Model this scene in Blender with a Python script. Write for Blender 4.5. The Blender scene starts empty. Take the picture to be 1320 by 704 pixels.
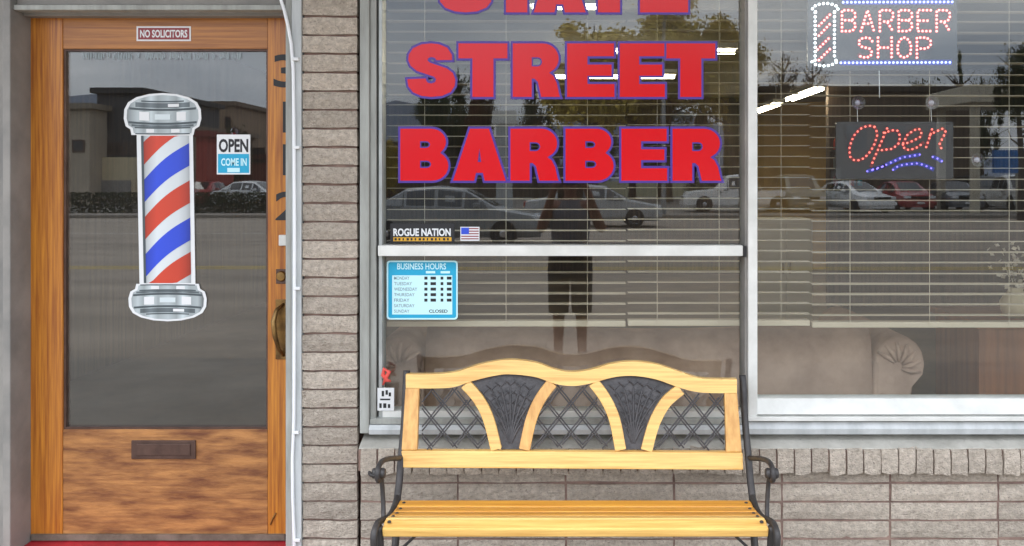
import bpy, bmesh, math, random
from mathutils import Vector, Matrix, geometry
R = math.radians
rnd = random.Random(7)
S = bpy.context.scene
C = S.collection

# ---------------------------------------------------------------- camera
D, F, CX, CY, H = 3.25, 1137.0, 735.0, 232.0, 1.46     # wall distance, focal px, vanishing point px, eye height
cam = bpy.data.objects.new('camera', bpy.data.cameras.new('camera')); C.objects.link(cam)
cam.location = (0, -D, H); cam.rotation_euler = (R(90), 0, 0)
cam.data.sensor_width = 36; cam.data.lens = 36 * F / 1320
cam.data.shift_x = -(CX - 660) / 1320; cam.data.shift_y = -(352 - CY) / 1320
cam.data.clip_start = 0.05; cam.data.clip_end = 6000
S.camera = cam
def wx(px, y=0.0): return (px - CX) * (D + y) / F
def wz(py, y=0.0): return H - (py - CY) * (D + y) / F

# ---------------------------------------------------------------- sky, sun, exposure
SUN_EL, SUN_AZ = 62, 215           # azimuth: direction the light comes from, clockwise from +Y
w = bpy.data.worlds.new('World'); S.world = w; w.use_nodes = True
nt = w.node_tree; nt.nodes.clear()
def N(t, tree=None, **kw):
    n = (tree or nt).nodes.new(t)
    for k, v in kw.items(): setattr(n, k, v)
    return n
out = N('ShaderNodeOutputWorld'); bg = N('ShaderNodeBackground'); bg.inputs['Strength'].default_value = 0.1
sky = N('ShaderNodeTexSky', sky_type='NISHITA'); sky.sun_disc = False
sky.sun_elevation = R(SUN_EL); sky.sun_rotation = R(SUN_AZ); sky.dust_density = 3.0; sky.ozone_density = 1.5
tc = N('ShaderNodeTexCoord'); sep = N('ShaderNodeSeparateXYZ'); nt.links.new(tc.outputs['Generated'], sep.inputs[0])
mp = N('ShaderNodeMapping'); mp.inputs['Scale'].default_value = (1.6, 1.6, 7.0); nt.links.new(tc.outputs['Generated'], mp.inputs[0])
nz = N('ShaderNodeTexNoise'); nz.inputs['Scale'].default_value = 1.5; nz.inputs['Detail'].default_value = 6; nz.inputs['Roughness'].default_value = 0.55
nt.links.new(mp.outputs[0], nz.inputs['Vector'])
ramp = N('ShaderNodeValToRGB'); ramp.color_ramp.elements[0].position = 0.36; ramp.color_ramp.elements[0].color = (8.2, 9.3, 11.2, 1)
ramp.color_ramp.elements[1].position = 0.66; ramp.color_ramp.elements[1].color = (17.0, 17.6, 18.6, 1)
nt.links.new(nz.outputs['Fac'], ramp.inputs[0])
grad = N('ShaderNodeMapRange'); grad.inputs['From Min'].default_value = 0.0; grad.inputs['From Max'].default_value = 1.0
grad.inputs['To Min'].default_value = 1.0; grad.inputs['To Max'].default_value = 2.6
nt.links.new(sep.outputs['Z'], grad.inputs['Value'])
mul = N('ShaderNodeVectorMath', operation='SCALE'); nt.links.new(ramp.outputs['Color'], mul.inputs[0]); nt.links.new(grad.outputs[0], mul.inputs['Scale'])
mx = N('ShaderNodeMix', data_type='RGBA'); mx.inputs['Factor'].default_value = 0.8
nt.links.new(sky.outputs['Color'], mx.inputs['A']); nt.links.new(mul.outputs[0], mx.inputs['B'])
nt.links.new(mx.outputs['Result'], bg.inputs['Color']); nt.links.new(bg.outputs[0], out.inputs[0])
sl = bpy.data.lights.new('sun', 'SUN'); sl.energy = 1.2; sl.angle = R(25); sl.color = (1.0, 0.95, 0.88)
sun = bpy.data.objects.new('sun', sl); C.objects.link(sun)
az, el = R(SUN_AZ), R(SUN_EL)
sun.rotation_euler = Vector((math.sin(az) * math.cos(el), math.cos(az) * math.cos(el), math.sin(el))).to_track_quat('Z', 'Y').to_euler()
S.view_settings.view_transform = 'Standard'; S.view_settings.look = 'None'
S.view_settings.exposure = 0.58; S.view_settings.gamma = 1.0; S.view_settings.use_curve_mapping = False

# ---------------------------------------------------------------- materials
def srgb(r, g, b):
    f = lambda c: (c / 255 / 12.92) if c / 255 <= 0.04045 else ((c / 255 + 0.055) / 1.055) ** 2.4
    return (f(r), f(g), f(b))
MATS = {}
def mat(name, col, rough=0.6, metal=0.0, col2=None, scale=8.0, stretch=(1, 1, 1), detail=6, bump=0.0, bscale=None,
        rand=0.0, lo=0.35, hi=0.65, emit=0.0, spec=0.5, coat=0.0, rough2=None):
    m = bpy.data.materials.new(name); m.use_nodes = True; t = m.node_tree; L = t.links.new
    b = t.nodes['Principled BSDF']
    b.inputs['Base Color'].default_value = (*col, 1); b.inputs['Roughness'].default_value = rough
    b.inputs['Metallic'].default_value = metal; b.inputs['Specular IOR Level'].default_value = spec
    if coat: b.inputs['Coat Weight'].default_value = coat; b.inputs['Coat Roughness'].default_value = 0.15
    if emit: b.inputs['Emission Color'].default_value = (*col, 1); b.inputs['Emission Strength'].default_value = emit
    colour = None
    if col2 or bump or rand:
        tcn = N('ShaderNodeTexCoord', t); mpn = N('ShaderNodeMapping', t); mpn.inputs['Scale'].default_value = stretch
        oi = N('ShaderNodeObjectInfo', t)
        L(tcn.outputs['Object'], mpn.inputs['Vector'])
        vm = N('ShaderNodeVectorMath', t, operation='MULTIPLY_ADD'); L(oi.outputs['Random'], vm.inputs[0]); vm.inputs[1].default_value = (37, 53, 71)
        L(mpn.outputs[0], vm.inputs[2])
    if col2:
        n1 = N('ShaderNodeTexNoise', t); n1.inputs['Scale'].default_value = scale; n1.inputs['Detail'].default_value = detail
        n1.inputs['Roughness'].default_value = 0.6; L(vm.outputs[0], n1.inputs['Vector'])
        mr = N('ShaderNodeMapRange', t); mr.inputs['From Min'].default_value = lo; mr.inputs['From Max'].default_value = hi; L(n1.outputs['Fac'], mr.inputs['Value'])
        mixn = N('ShaderNodeMix', t, data_type='RGBA'); mixn.inputs['A'].default_value = (*col, 1); mixn.inputs['B'].default_value = (*col2, 1)
        L(mr.outputs[0], mixn.inputs['Factor']); colour = mixn.outputs['Result']
        if rough2 is not None:
            m2 = N('ShaderNodeMapRange', t); m2.inputs['To Min'].default_value = rough; m2.inputs['To Max'].default_value = rough2
            L(mr.outputs[0], m2.inputs['Value']); L(m2.outputs[0], b.inputs['Roughness'])
    if rand:
        hs = N('ShaderNodeHueSaturation', t); m3 = N('ShaderNodeMapRange', t); m3.inputs['To Min'].default_value = 1 - rand; m3.inputs['To Max'].default_value = 1 + rand
        L(oi.outputs['Random'], m3.inputs['Value']); L(m3.outputs[0], hs.inputs['Value'])
        if colour: L(colour, hs.inputs['Color'])
        else: hs.inputs['Color'].default_value = (*col, 1)
        colour = hs.outputs['Color']
    if colour: L(colour, b.inputs['Base Color'])
    if bump:
        n2 = N('ShaderNodeTexNoise', t); n2.inputs['Scale'].default_value = bscale or scale * 3; n2.inputs['Detail'].default_value = 8; n2.inputs['Roughness'].default_value = 0.65
        L(vm.outputs[0], n2.inputs['Vector']); bn = N('ShaderNodeBump', t); bn.inputs['Strength'].default_value = bump; bn.inputs['Distance'].default_value = 0.01
        L(n2.outputs['Fac'], bn.inputs['Height']); L(bn.outputs[0], b.inputs['Normal'])
    MATS[name] = m
    return m
def glass(name, base=0.07, tint=(0.96, 0.98, 0.97), dust_veil=0.0):
    m = bpy.data.materials.new(name); m.use_nodes = True; t = m.node_tree; t.nodes.clear(); L = t.links.new
    o = N('ShaderNodeOutputMaterial', t); mixs = N('ShaderNodeMixShader', t); tr = N('ShaderNodeBsdfTransparent', t); gl = N('ShaderNodeBsdfGlossy', t)
    gl.inputs['Roughness'].default_value = 0.0; tr.inputs['Color'].default_value = (*tint, 1)
    lw = N('ShaderNodeLayerWeight', t); lw.inputs['Blend'].default_value = 0.5
    pw = N('ShaderNodeMath', t, operation='POWER'); L(lw.outputs['Facing'], pw.inputs[0]); pw.inputs[1].default_value = 4
    ma = N('ShaderNodeMath', t, operation='MULTIPLY_ADD'); L(pw.outputs[0], ma.inputs[0]); ma.inputs[1].default_value = 0.7; ma.inputs[2].default_value = base
    L(ma.outputs[0], mixs.inputs[0]); L(tr.outputs[0], mixs.inputs[1]); L(gl.outputs[0], mixs.inputs[2]); 
    di = N('ShaderNodeBsdfDiffuse', t); di.inputs['Color'].default_value = (.8, .78, .74, 1); m2 = N('ShaderNodeMixShader', t); m2.inputs[0].default_value = dust_veil  # dust film, also added as a pale veil that lifts dark reflections
    if dust_veil:
        tcn = N('ShaderNodeTexCoord', t); nn = N('ShaderNodeTexNoise', t); nn.inputs['Scale'].default_value = 2.2; nn.inputs['Detail'].default_value = 7; L(tcn.outputs['Object'], nn.inputs['Vector'])
        mr = N('ShaderNodeMapRange', t); mr.inputs['From Min'].default_value = .3; mr.inputs['From Max'].default_value = .7; mr.inputs['To Min'].default_value = dust_veil * .6; mr.inputs['To Max'].default_value = dust_veil * 1.4; L(nn.outputs['Fac'], mr.inputs['Value']); L(mr.outputs[0], m2.inputs[0])
    L(mixs.outputs[0], m2.inputs[1]); L(di.outputs[0], m2.inputs[2]); L(m2.outputs[0], o.inputs[0])
    MATS[name] = m; return m

brickm = mat('brick_face', srgb(224, 211, 195), 0.95, col2=srgb(186, 173, 158), scale=55, stretch=(1, 1, 1.25), detail=10, bump=1.0, bscale=130, rand=0.15, spec=0.15, lo=0.34, hi=0.68)
def speckle(m, dark, scale=210, lo=.62, hi=.72, amt=.7):
    t = m.node_tree; L = t.links.new; b = t.nodes['Principled BSDF']; src = b.inputs['Base Color'].links[0].from_socket
    vm = [n for n in t.nodes if n.type == 'VECT_MATH'][0]; n = N('ShaderNodeTexNoise', t); n.inputs['Scale'].default_value = scale; n.inputs['Detail'].default_value = 3; L(vm.outputs[0], n.inputs['Vector'])
    mr = N('ShaderNodeMapRange', t); mr.inputs['From Min'].default_value = lo; mr.inputs['From Max'].default_value = hi; mr.inputs['To Max'].default_value = amt; L(n.outputs['Fac'], mr.inputs['Value'])
    mixn = N('ShaderNodeMix', t, data_type='RGBA'); L(src, mixn.inputs['A']); mixn.inputs['B'].default_value = (*dark, 1); L(mr.outputs[0], mixn.inputs['Factor']); L(mixn.outputs['Result'], b.inputs['Base Color'])
    bn = [n for n in t.nodes if n.type == 'BUMP'][0]; bn.inputs['Distance'].default_value = .02
speckle(brickm, srgb(128, 110, 96), 150, .58, .72, .6)
mortar = mat('mortar', srgb(150, 126, 114), 0.95, col2=srgb(118, 98, 90), scale=14, bump=0.5, bscale=120, spec=0.1)
cement = mat('sill_cement', srgb(192, 189, 180), 0.9, col2=srgb(160, 157, 148), scale=7, bump=0.4, bscale=60, spec=0.2)
greyp = mat('grey_paint', srgb(168, 170, 164), 0.5, col2=srgb(138, 139, 133), scale=5, stretch=(4, 4, .7), detail=10, bump=0.08, bscale=60)
greyd = mat('grey_paint_worn', srgb(142, 138, 132), 0.6, col2=srgb(118, 116, 112), scale=5, bump=0.1, bscale=50)
whitep = mat('white_paint', srgb(222, 222, 217), 0.45, col2=srgb(204, 204, 198), scale=9, bump=0.05, bscale=60)
alum = mat('aluminium', srgb(182, 186, 184), 0.42, 0.35, col2=srgb(160, 164, 162), scale=10)
trimw = mat('trim_paint', srgb(196, 199, 199), 0.5, col2=srgb(172, 176, 176), scale=5, stretch=(3, 3, .6), bump=.08, bscale=40)
rubber = mat('black_rubber', (0.012, 0.012, 0.013), 0.7)
cablem = mat('white_cable', srgb(232, 234, 236), 0.4)
doorw = mat('door_wood', srgb(200, 130, 42), 0.38, col2=srgb(146, 80, 26), scale=7, stretch=(14, 14, 0.45), detail=10, bump=0.1, bscale=14, coat=0.25)
doorh = mat('door_wood_rail', srgb(178, 116, 48), 0.4, col2=srgb(138, 82, 32), scale=7, stretch=(0.45, 14, 14), detail=10, bump=0.1, bscale=14, coat=0.2)
def worn_wood():
    m = mat('worn_wood', srgb(178, 124, 70), 0.55, col2=srgb(104, 60, 32), scale=5.5, stretch=(1.0, 3, 4.5), detail=14, bump=0.3, bscale=26, lo=0.38, hi=0.66)
    t = m.node_tree; L = t.links.new; b = t.nodes['Principled BSDF']; src = b.inputs['Base Color'].links[0].from_socket
    tcn = N('ShaderNodeTexCoord', t); mpn = N('ShaderNodeMapping', t); mpn.inputs['Scale'].default_value = (1.2, 6, 26)
    L(tcn.outputs['Object'], mpn.inputs[0]); n = N('ShaderNodeTexNoise', t); n.inputs['Scale'].default_value = 3; n.inputs['Detail'].default_value = 8; L(mpn.outputs[0], n.inputs['Vector'])
    mr = N('ShaderNodeMapRange', t); mr.inputs['From Min'].default_value = 0.5; mr.inputs['From Max'].default_value = 0.7; mr.inputs['To Max'].default_value = 0.5; L(n.outputs['Fac'], mr.inputs['Value'])
    mixn = N('ShaderNodeMix', t, data_type='RGBA'); L(src, mixn.inputs['A']); mixn.inputs['B'].default_value = (*srgb(104, 58, 34), 1); L(mr.outputs[0], mixn.inputs['Factor'])
    L(mixn.outputs['Result'], b.inputs['Base Color']); return m
wornw = worn_wood()
benchw = mat('bench_wood', srgb(236, 192, 110), 0.38, col2=srgb(200, 144, 66), scale=6, stretch=(0.6, 16, 16), detail=11, lo=.4, hi=.75, bump=0.15, bscale=14, coat=0.3, rand=0.05)
benchv = mat('bench_wood_upright', srgb(224, 174, 98), 0.42, col2=srgb(196, 142, 70), scale=4, stretch=(12, 12, 0.7), bump=0.08, bscale=14, coat=0.3)
bencho = mat('bench_wood_orange', srgb(222, 162, 62), 0.4, col2=srgb(196, 130, 42), scale=6, stretch=(0.5, 18, 18), detail=11, bump=0.15, bscale=14, coat=0.35, rand=0.08)
iron = mat('black_iron', srgb(52, 50, 50), 0.5, 0.3, col2=srgb(70, 67, 66), scale=30, bump=0.2, bscale=90)
castm = mat('dark_casting', srgb(74, 71, 72), 0.45, 0.1, col2=srgb(52, 50, 51), scale=30, bump=0.3, bscale=90)
brass = mat('aged_brass', srgb(150, 118, 70), 0.35, 0.8, col2=srgb(90, 68, 44), scale=20)
bronze = mat('dark_bronze', srgb(96, 74, 64), 0.5, 0.4, col2=srgb(78, 58, 50), scale=20)
steel = mat('threshold_metal', srgb(140, 134, 120), 0.5, 0.6, col2=srgb(104, 98, 86), scale=16)
redp = mat('red_paint', srgb(176, 30, 42), 0.6, col2=srgb(140, 24, 34), scale=12, bump=0.2)
vred = mat('red_vinyl', (0.69, 0.0008, 0.007), 0.2, spec=.5)
vblue = mat('blue_vinyl', (0.075, 0.035, 0.30), 0.3, spec=.5)
pw_ = mat('print_white', (0.74, 0.75, 0.75), 0.5)
pk = mat('print_black', (0.012, 0.012, 0.014), 0.5)
pred = mat('print_red', srgb(208, 62, 38), 0.45)
pblue = mat('print_blue', srgb(44, 76, 200), 0.45)
pcyan = mat('print_cyan', srgb(20, 160, 200), 0.5)
plcyan = mat('print_pale_cyan', srgb(196, 236, 242), 0.5)
pmaroon = mat('print_maroon', srgb(140, 58, 62), 0.5)
pyell = mat('print_gold', srgb(214, 160, 40), 0.5)
pg1 = mat('print_grey', srgb(150, 161, 164), 0.4); pg2 = mat('print_grey_dark', srgb(70, 80, 84), 0.4); pg3 = mat('print_grey_light', srgb(206, 216, 218), 0.4)
pgt = mat('print_text_grey', srgb(120, 140, 150), 0.5)
pane = glass('window_glass', 0.07, dust_veil=0.004)
dpane = glass('door_glass', 0.09, dust_veil=0.006)
cupm = glass('suction_cup_plastic', 0.2, (0.75, 0.72, 0.85))
ledw = mat('led_white', (0.85, 0.95, 1.0), 0.4, emit=2.2)
ledr = mat('led_red', (1.0, 0.24, 0.22), 0.4, emit=3.2)
ledb = mat('led_blue', (0.28, 0.36, 1.0), 0.4, emit=3.2)
ledro = mat('led_red_dim', (1.0, 0.17, 0.13), 0.4, emit=1.6)
ledbo = mat('led_blue_dim', (0.27, 0.2, 1.0), 0.4, emit=1.5)
panelk = mat('sign_panel', srgb(60, 60, 64), 0.25)
tracer = mat('sign_print_red', srgb(120, 30, 42), 0.5); traceb = mat('sign_print_blue', srgb(44, 58, 160), 0.5)
blindm = mat('blind_slat', srgb(190, 176, 154), 0.6, rand=0.05)
sofam = mat('taupe_upholstery', srgb(196, 166, 146), 0.9, col2=srgb(162, 134, 117), scale=5, bump=0.35, bscale=40, spec=0.2)
wallin = mat('interior_wall_paint', srgb(190, 158, 96), 0.8, col2=srgb(172, 140, 84), scale=2)
darkin = mat('interior_panelling', srgb(84, 66, 50), 0.7, col2=srgb(62, 48, 38), scale=4, stretch=(8, 8, 0.4))
floorin = mat('interior_floor', srgb(120, 104, 86), 0.5, col2=srgb(100, 86, 72), scale=3)
ceilm = mat('ceiling_tile', srgb(150, 142, 128), 0.9)
tubem = mat('fluorescent_tube', (1.0, 0.88, 0.66), 0.5, emit=22.0)
cabm = mat('wood_cabinet', srgb(150, 92, 52), 0.5, col2=srgb(124, 74, 42), scale=4, stretch=(8, 8, 0.5))
beigem = mat('beige_laminate', srgb(196, 182, 150), 0.6)
asph = mat('asphalt', (0.33, 0.275, 0.22), 0.9, col2=(0.22, 0.185, 0.148), scale=0.5, stretch=(0.5, 1.6, 1), bump=0.2, bscale=30, detail=9)
lot = mat('parking_asphalt', (0.2, 0.185, 0.165), 0.9, col2=(0.15, 0.14, 0.125), scale=0.4, detail=8)
conc = mat('concrete', (0.25, 0.22, 0.185), 0.9, col2=(0.19, 0.168, 0.142), scale=1.6, bump=0.2, bscale=40, detail=8)
linew = mat('road_line_white', (0.62, 0.60, 0.55), 0.8, col2=(0.4, 0.38, 0.34), scale=3); liney = mat('road_line_yellow', (0.5, 0.36, 0.08), 0.8)
grassm = mat('verge_grass', (0.075, 0.085, 0.03), 0.95, col2=(0.10, 0.085, 0.04), scale=2)
hillm = mat('hill', (0.22, 0.25, 0.31), 1.0, col2=(0.18, 0.20, 0.245), scale=0.006)  # pale bluish haze of distance is put into the hill colour

# ---------------------------------------------------------------- mesh helpers
class MB:
    def __init__(s): s.v = []; s.f = []
    def box(s, x0, x1, y0, y1, z0, z1):
        b = len(s.v)
        s.v += [(x0, y0, z0), (x1, y0, z0), (x1, y1, z0), (x0, y1, z0), (x0, y0, z1), (x1, y0, z1), (x1, y1, z1), (x0, y1, z1)]
        s.f += [tuple(b + i for i in q) for q in ((0, 3, 2, 1), (4, 5, 6, 7), (0, 1, 5, 4), (1, 2, 6, 5), (2, 3, 7, 6), (3, 0, 4, 7))]
        return s
    def prism(s, loops, y0, y1, xf=None):            # loops in (x, z): first outer, others holes; front at y0
        if not isinstance(loops[0][0], (tuple, list)): loops = [loops]
        xf = xf or (lambda x, y, z: (x, y, z))
        flat = [p for l in loops for p in l]; n = len(flat); b = len(s.v)
        tris = geometry.tessellate_polygon([[Vector((p[0], p[1], 0)) for p in l] for l in loops])
        s.v += [xf(p[0], y0, p[1]) for p in flat] + [xf(p[0], y1, p[1]) for p in flat]
        for t in tris: s.f.append((b + t[0], b + t[1], b + t[2])); s.f.append((b + n + t[2], b + n + t[1], b + n + t[0]))
        o = 0
        for l in loops:
            k = len(l)
            for i in range(k): j = (i + 1) % k; s.f.append((b + o + i, b + o + j, b + n + o + j, b + n + o + i))
            o += k
        return s
    def tube(s, pts, r, n=8, caps=True):
        pts = [Vector(p) for p in pts]; b = len(s.v); m = len(pts)
        rr = r if isinstance(r, (list, tuple)) else [r] * m
        up = Vector((0, 0, 1))
        t0 = (pts[1] - pts[0]).normalized()
        u = t0.orthogonal().normalized()
        for i, p in enumerate(pts):
            t = (pts[min(i + 1, m - 1)] - pts[max(i - 1, 0)]).normalized()
            u = (u - t * u.dot(t)); u = u.normalized() if u.length > 1e-6 else t.orthogonal().normalized()
            v = t.cross(u)
            for k in range(n):
                a = 2 * math.pi * k / n
                q = p + (u * math.cos(a) + v * math.sin(a)) * rr[i]; s.v.append(tuple(q))
        for i in range(m - 1):
            for k in range(n): s.f.append((b + i * n + k, b + i * n + (k + 1) % n, b + (i + 1) * n + (k + 1) % n, b + (i + 1) * n + k))
        if caps: s.f.append(tuple(b + k for k in range(n - 1, -1, -1))); s.f.append(tuple(b + (m - 1) * n + k for k in range(n)))
        return s
    def rings(s, rings, close=True):
        b = len(s.v); n = len(rings[0])
        for r in rings: s.v += [tuple(p) for p in r]
        for i in range(len(rings) - 1):
            for k in range(n): s.f.append((b + i * n + k, b + i * n + (k + 1) % n, b + (i + 1) * n + (k + 1) % n, b + (i + 1) * n + k))
        if close: s.f.append(tuple(b + k for k in range(n - 1, -1, -1))); s.f.append(tuple(b + (len(rings) - 1) * n + k for k in range(n)))
        return s
    def lathe(s, prof, c=(0, 0, 0), n=16, axis='z'):     # prof: (r, h)
        rg = []
        for r, h in prof:
            ring = []
            for k in range(n):
                a = 2 * math.pi * k / n; x, y = r * math.cos(a), r * math.sin(a)
                p = {'z': (x, y, h), 'y': (x, h, -y), 'x': (h, x, y)}[axis]
                ring.append((p[0] + c[0], p[1] + c[1], p[2] + c[2]))
            rg.append(ring)
        return s.rings(rg)
    def quad(s, a, b, c, d): k = len(s.v); s.v += [tuple(a), tuple(b), tuple(c), tuple(d)]; s.f.append((k, k + 1, k + 2, k + 3)); return s
    def mesh(s, name, m, smooth=False):
        me = bpy.data.meshes.new(name); me.from_pydata(s.v, [], s.f)
        bm = bmesh.new(); bm.from_mesh(me); bmesh.ops.recalc_face_normals(bm, faces=bm.faces); bm.to_mesh(me); bm.free()
        if m: me.materials.append(m)
        if smooth:
            for p in me.polygons: p.use_smooth = True
        return me
    def build(s, name, m, parent=None, bevel=0.0, smooth=False, loc=None):
        o = link(name, s.mesh(name, m, smooth), parent)
        if loc: o.location = loc
        if bevel:
            bv = o.modifiers.new('bevel', 'BEVEL'); bv.width = bevel; bv.segments = 2; bv.limit_method = 'ANGLE'
        return o
def link(name, me, parent=None):
    o = bpy.data.objects.new(name, me); C.objects.link(o)
    if parent: o.parent = parent
    return o
def tag(o, label=None, cat=None, group=None, kind=None):
    if label: o['label'] = label
    if cat: o['category'] = cat
    if group: o['group'] = group
    if kind: o['kind'] = kind
    return o
def thing(name, label, cat, loc=(0, 0, 0), rz=0, group=None):
    o = link(name, None); o.location = loc; o.rotation_euler = (0, 0, rz); return tag(o, label, cat, group)
def struct(name, mb, m, **k): return tag(mb.build(name, m, **k), kind='structure')
def box(x0, x1, y0, y1, z0, z1): return MB().box(x0, x1, y0, y1, z0, z1)
def pbox(px0, px1, py0, py1, y0, y1):                 # a box whose front face (at y0) covers these photo pixels
    return box(wx(px0, y0), wx(px1, y0), y0, y1, wz(py1, y0), wz(py0, y0))
def copy_tree(o, parent=None):
    c = o.copy(); C.objects.link(c); c.parent = parent
    for ch in list(o.children): copy_tree(ch, c)
    return c
def text_mesh(name, txt, m, parent, x0, x1, z0, z1, y, bold=0.0, depth=0.0006):
    cu = bpy.data.curves.new(name, 'FONT'); cu.body = txt; cu.size = 1.0; cu.offset = bold; cu.resolution_u = 3
    t = bpy.data.objects.new('tmp', cu); C.objects.link(t); dg = bpy.context.evaluated_depsgraph_get(); dg.update()
    me = bpy.data.meshes.new_from_object(t.evaluated_get(dg)); bpy.data.objects.remove(t)
    xs = [v.co.x for v in me.vertices]; ys = [v.co.y for v in me.vertices]
    ax, bx, ay, by = min(xs), max(xs), min(ys), max(ys)
    for v in me.vertices:
        v.co = ((v.co.x - ax) / (bx - ax) * (x1 - x0) + x0, y, (v.co.y - ay) / (by - ay) * (z1 - z0) + z0)
    me.materials.clear(); me.materials.append(m); me.name = name
    return link(name, me, parent)
def ptext(name, txt, m, parent, px0, px1, py0, py1, y, bold=0.0):
    return text_mesh(name, txt, m, parent, wx(px0, y), wx(px1, y), wz(py1, y), wz(py0, y), y, bold)

# ---------------------------------------------------------------- ground, street
struct('ground', box(-1500, 1500, -1500, 60, -0.9, -0.16), grassm)
struct('pavement', box(-60, 60, -3.55, 0.30, -0.15, 0.0), conc)
struct('kerb', box(-60, 60, -3.72, -3.554, -0.156, -0.002), conc)
struct('road', box(-300, 300, -33, -3.724, -0.158, -0.13), asph)
struct('far_pavement', box(-300, 300, -35.2, -33.2, -0.15, 0.0), conc)
struct('far_kerb', box(-300, 300, -33.196, -33.004, -0.155, -0.01), conc)
struct('parking_lot', box(-120, 120, -75, -35.204, -0.15, -0.03), lot)
for i, (yy, m_) in enumerate(((-12.3, liney), (-12.6, liney), (-22.6, linew), (-30.5, linew))):
    struct('road_marking', box(-200, 200, yy - 0.06, yy + 0.06, -0.129, -0.126), m_)
mb = MB()                                                # tar-filled cracks across the lanes
for k in range(14):
    x, y = rnd.uniform(-14, 12), rnd.uniform(-24, -4.4); a = rnd.uniform(-0.3, 0.3); p = []
    for q in range(9): p.append((x, y)); x += 0.5 * math.cos(a); y += 0.5 * math.sin(a) + rnd.uniform(-.06, .06); a += rnd.uniform(-.15, .15)
    for a_, b_ in zip(p, p[1:]): mb.quad((a_[0], a_[1] - .03, -0.1275), (b_[0], b_[1] - .03, -0.1275), (b_[0], b_[1] + .03, -0.1275), (a_[0], a_[1] + .03, -0.1275))
struct('road_crack', mb, rubber)
def ridge(name, y, prof, z0, seed):
    rr = random.Random(seed); mb = MB(); x = -1600; pts = []
    while x <= 1600:
        h = prof(x) + rr.uniform(-4, 4); pts.append((x, h)); x += 35
    for (xa, ha), (xb, hb) in zip(pts, pts[1:]):
        mb.quad((xa, y, z0), (xb, y, z0), (xb, y - 60, hb), (xa, y - 60, ha)); mb.quad((xa, y - 60, ha), (xb, y - 60, hb), (xb, y - 300, z0), (xa, y - 300, z0))
    return struct(name, mb, hillm)
ridge('hills', -950, lambda x: 86 + 18 * math.sin(x / 130 + 1) + 14 * math.sin(x / 47) - (30 if x > -100 else 0), -1, 3)

# ---------------------------------------------------------------- brickwork
def brick_mesh(L, Hh, seed, dep=0.03):
    rr = random.Random(seed); nx, nz_ = 6, 3; mb = MB()
    for j in range(nz_):
        for i in range(nx):
            edge = (i in (0, nx - 1)) or (j in (0, nz_ - 1))
            x = -L / 2 + L * i / (nx - 1) + (rr.uniform(-.003, .003) if 0 < i < nx - 1 else rr.uniform(-.0012, .0012))
            z = -Hh / 2 + Hh * j / (nz_ - 1) + (rr.uniform(-.0022, .0014) if edge else rr.uniform(-.008, .008))
            mb.v.append((x, (rr.uniform(0.0, 0.006) if edge else rr.uniform(-0.007, 0.001)), z))
    for j in range(nz_ - 1):
        for i in range(nx - 1): a = j * nx + i; mb.f.append((a, a + 1, a + 1 + nx, a + nx))
    per = [i for i in range(nx)] + [nx * j + nx - 1 for j in range(1, nz_)] + [nx * (nz_ - 1) + i for i in range(nx - 2, -1, -1)] + [nx * j for j in range(nz_ - 2, 0, -1)]
    b = len(mb.v); mb.v += [(mb.v[i][0], dep, mb.v[i][2]) for i in per]
    for k in range(len(per)): k2 = (k + 1) % len(per); mb.f.append((per[k], per[k2], b + k2, b + k))
    return mb.mesh('brick', brickm)
CZ0, CP = wz(623), 0.0688                                # reference bed joint, course pitch
cache = {}
def brick(parent, x0, x1, z0, z1, y=0.0):
    key = (round(x1 - x0, 3), round(z1 - z0, 3))
    if key not in cache: cache[key] = [brick_mesh(x1 - x0, z1 - z0, 50 + 9 * k + int(key[0] * 1000)) for k in range(6)]
    o = link('brick', rnd.choice(cache[key]), parent); o.location = ((x0 + x1) / 2 + rnd.uniform(-.001, .001), y + rnd.uniform(-.002, .002), (z0 + z1) / 2)
    return o
def pier(x0, x1, label, ztop=2.86):
    t = thing('brick_pier', label, 'wall', (0, 0, 0), group=None)
    box(x0 + 0.004, x1 - 0.004, 0.012, 0.34, 0.0, ztop).build('mortar', mortar, t)
    n = -4
    while CZ0 + n * CP < ztop - CP:
        z = CZ0 + n * CP; brick(t, x0, x1, max(z + 0.005, 0.003), z + CP - 0.004); n += 1
    return t
pier(wx(389.5), wx(460), 'narrow grey-beige split brick pier between the wooden door and the lettered window')
pier(-2.66, -2.255, 'grey-beige split brick pier on the far side of the door from the bench')
pier(3.02, 3.42, 'grey-beige split brick pier at the far end of the right-hand window')
low = thing('brick_wall', 'low grey-beige stack-bond brick wall under the shop window behind the bench', 'wall')
X0, X1 = wx(463.5), 3.015
box(X0 + .003, X1, 0.0065, 0.14, 0.0, 0.44).build('mortar', mortar, low)
for n in range(-4, 1):
    z = CZ0 + n * CP
    xs = [X0] + [wx(590) + 0.3986 * k for k in range(9)] + [X1]
    for a, b in zip(xs, xs[1:]): brick(low, a + 0.004, b - 0.004, max(z + 0.004, 0.002), z + CP - 0.004)
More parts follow.
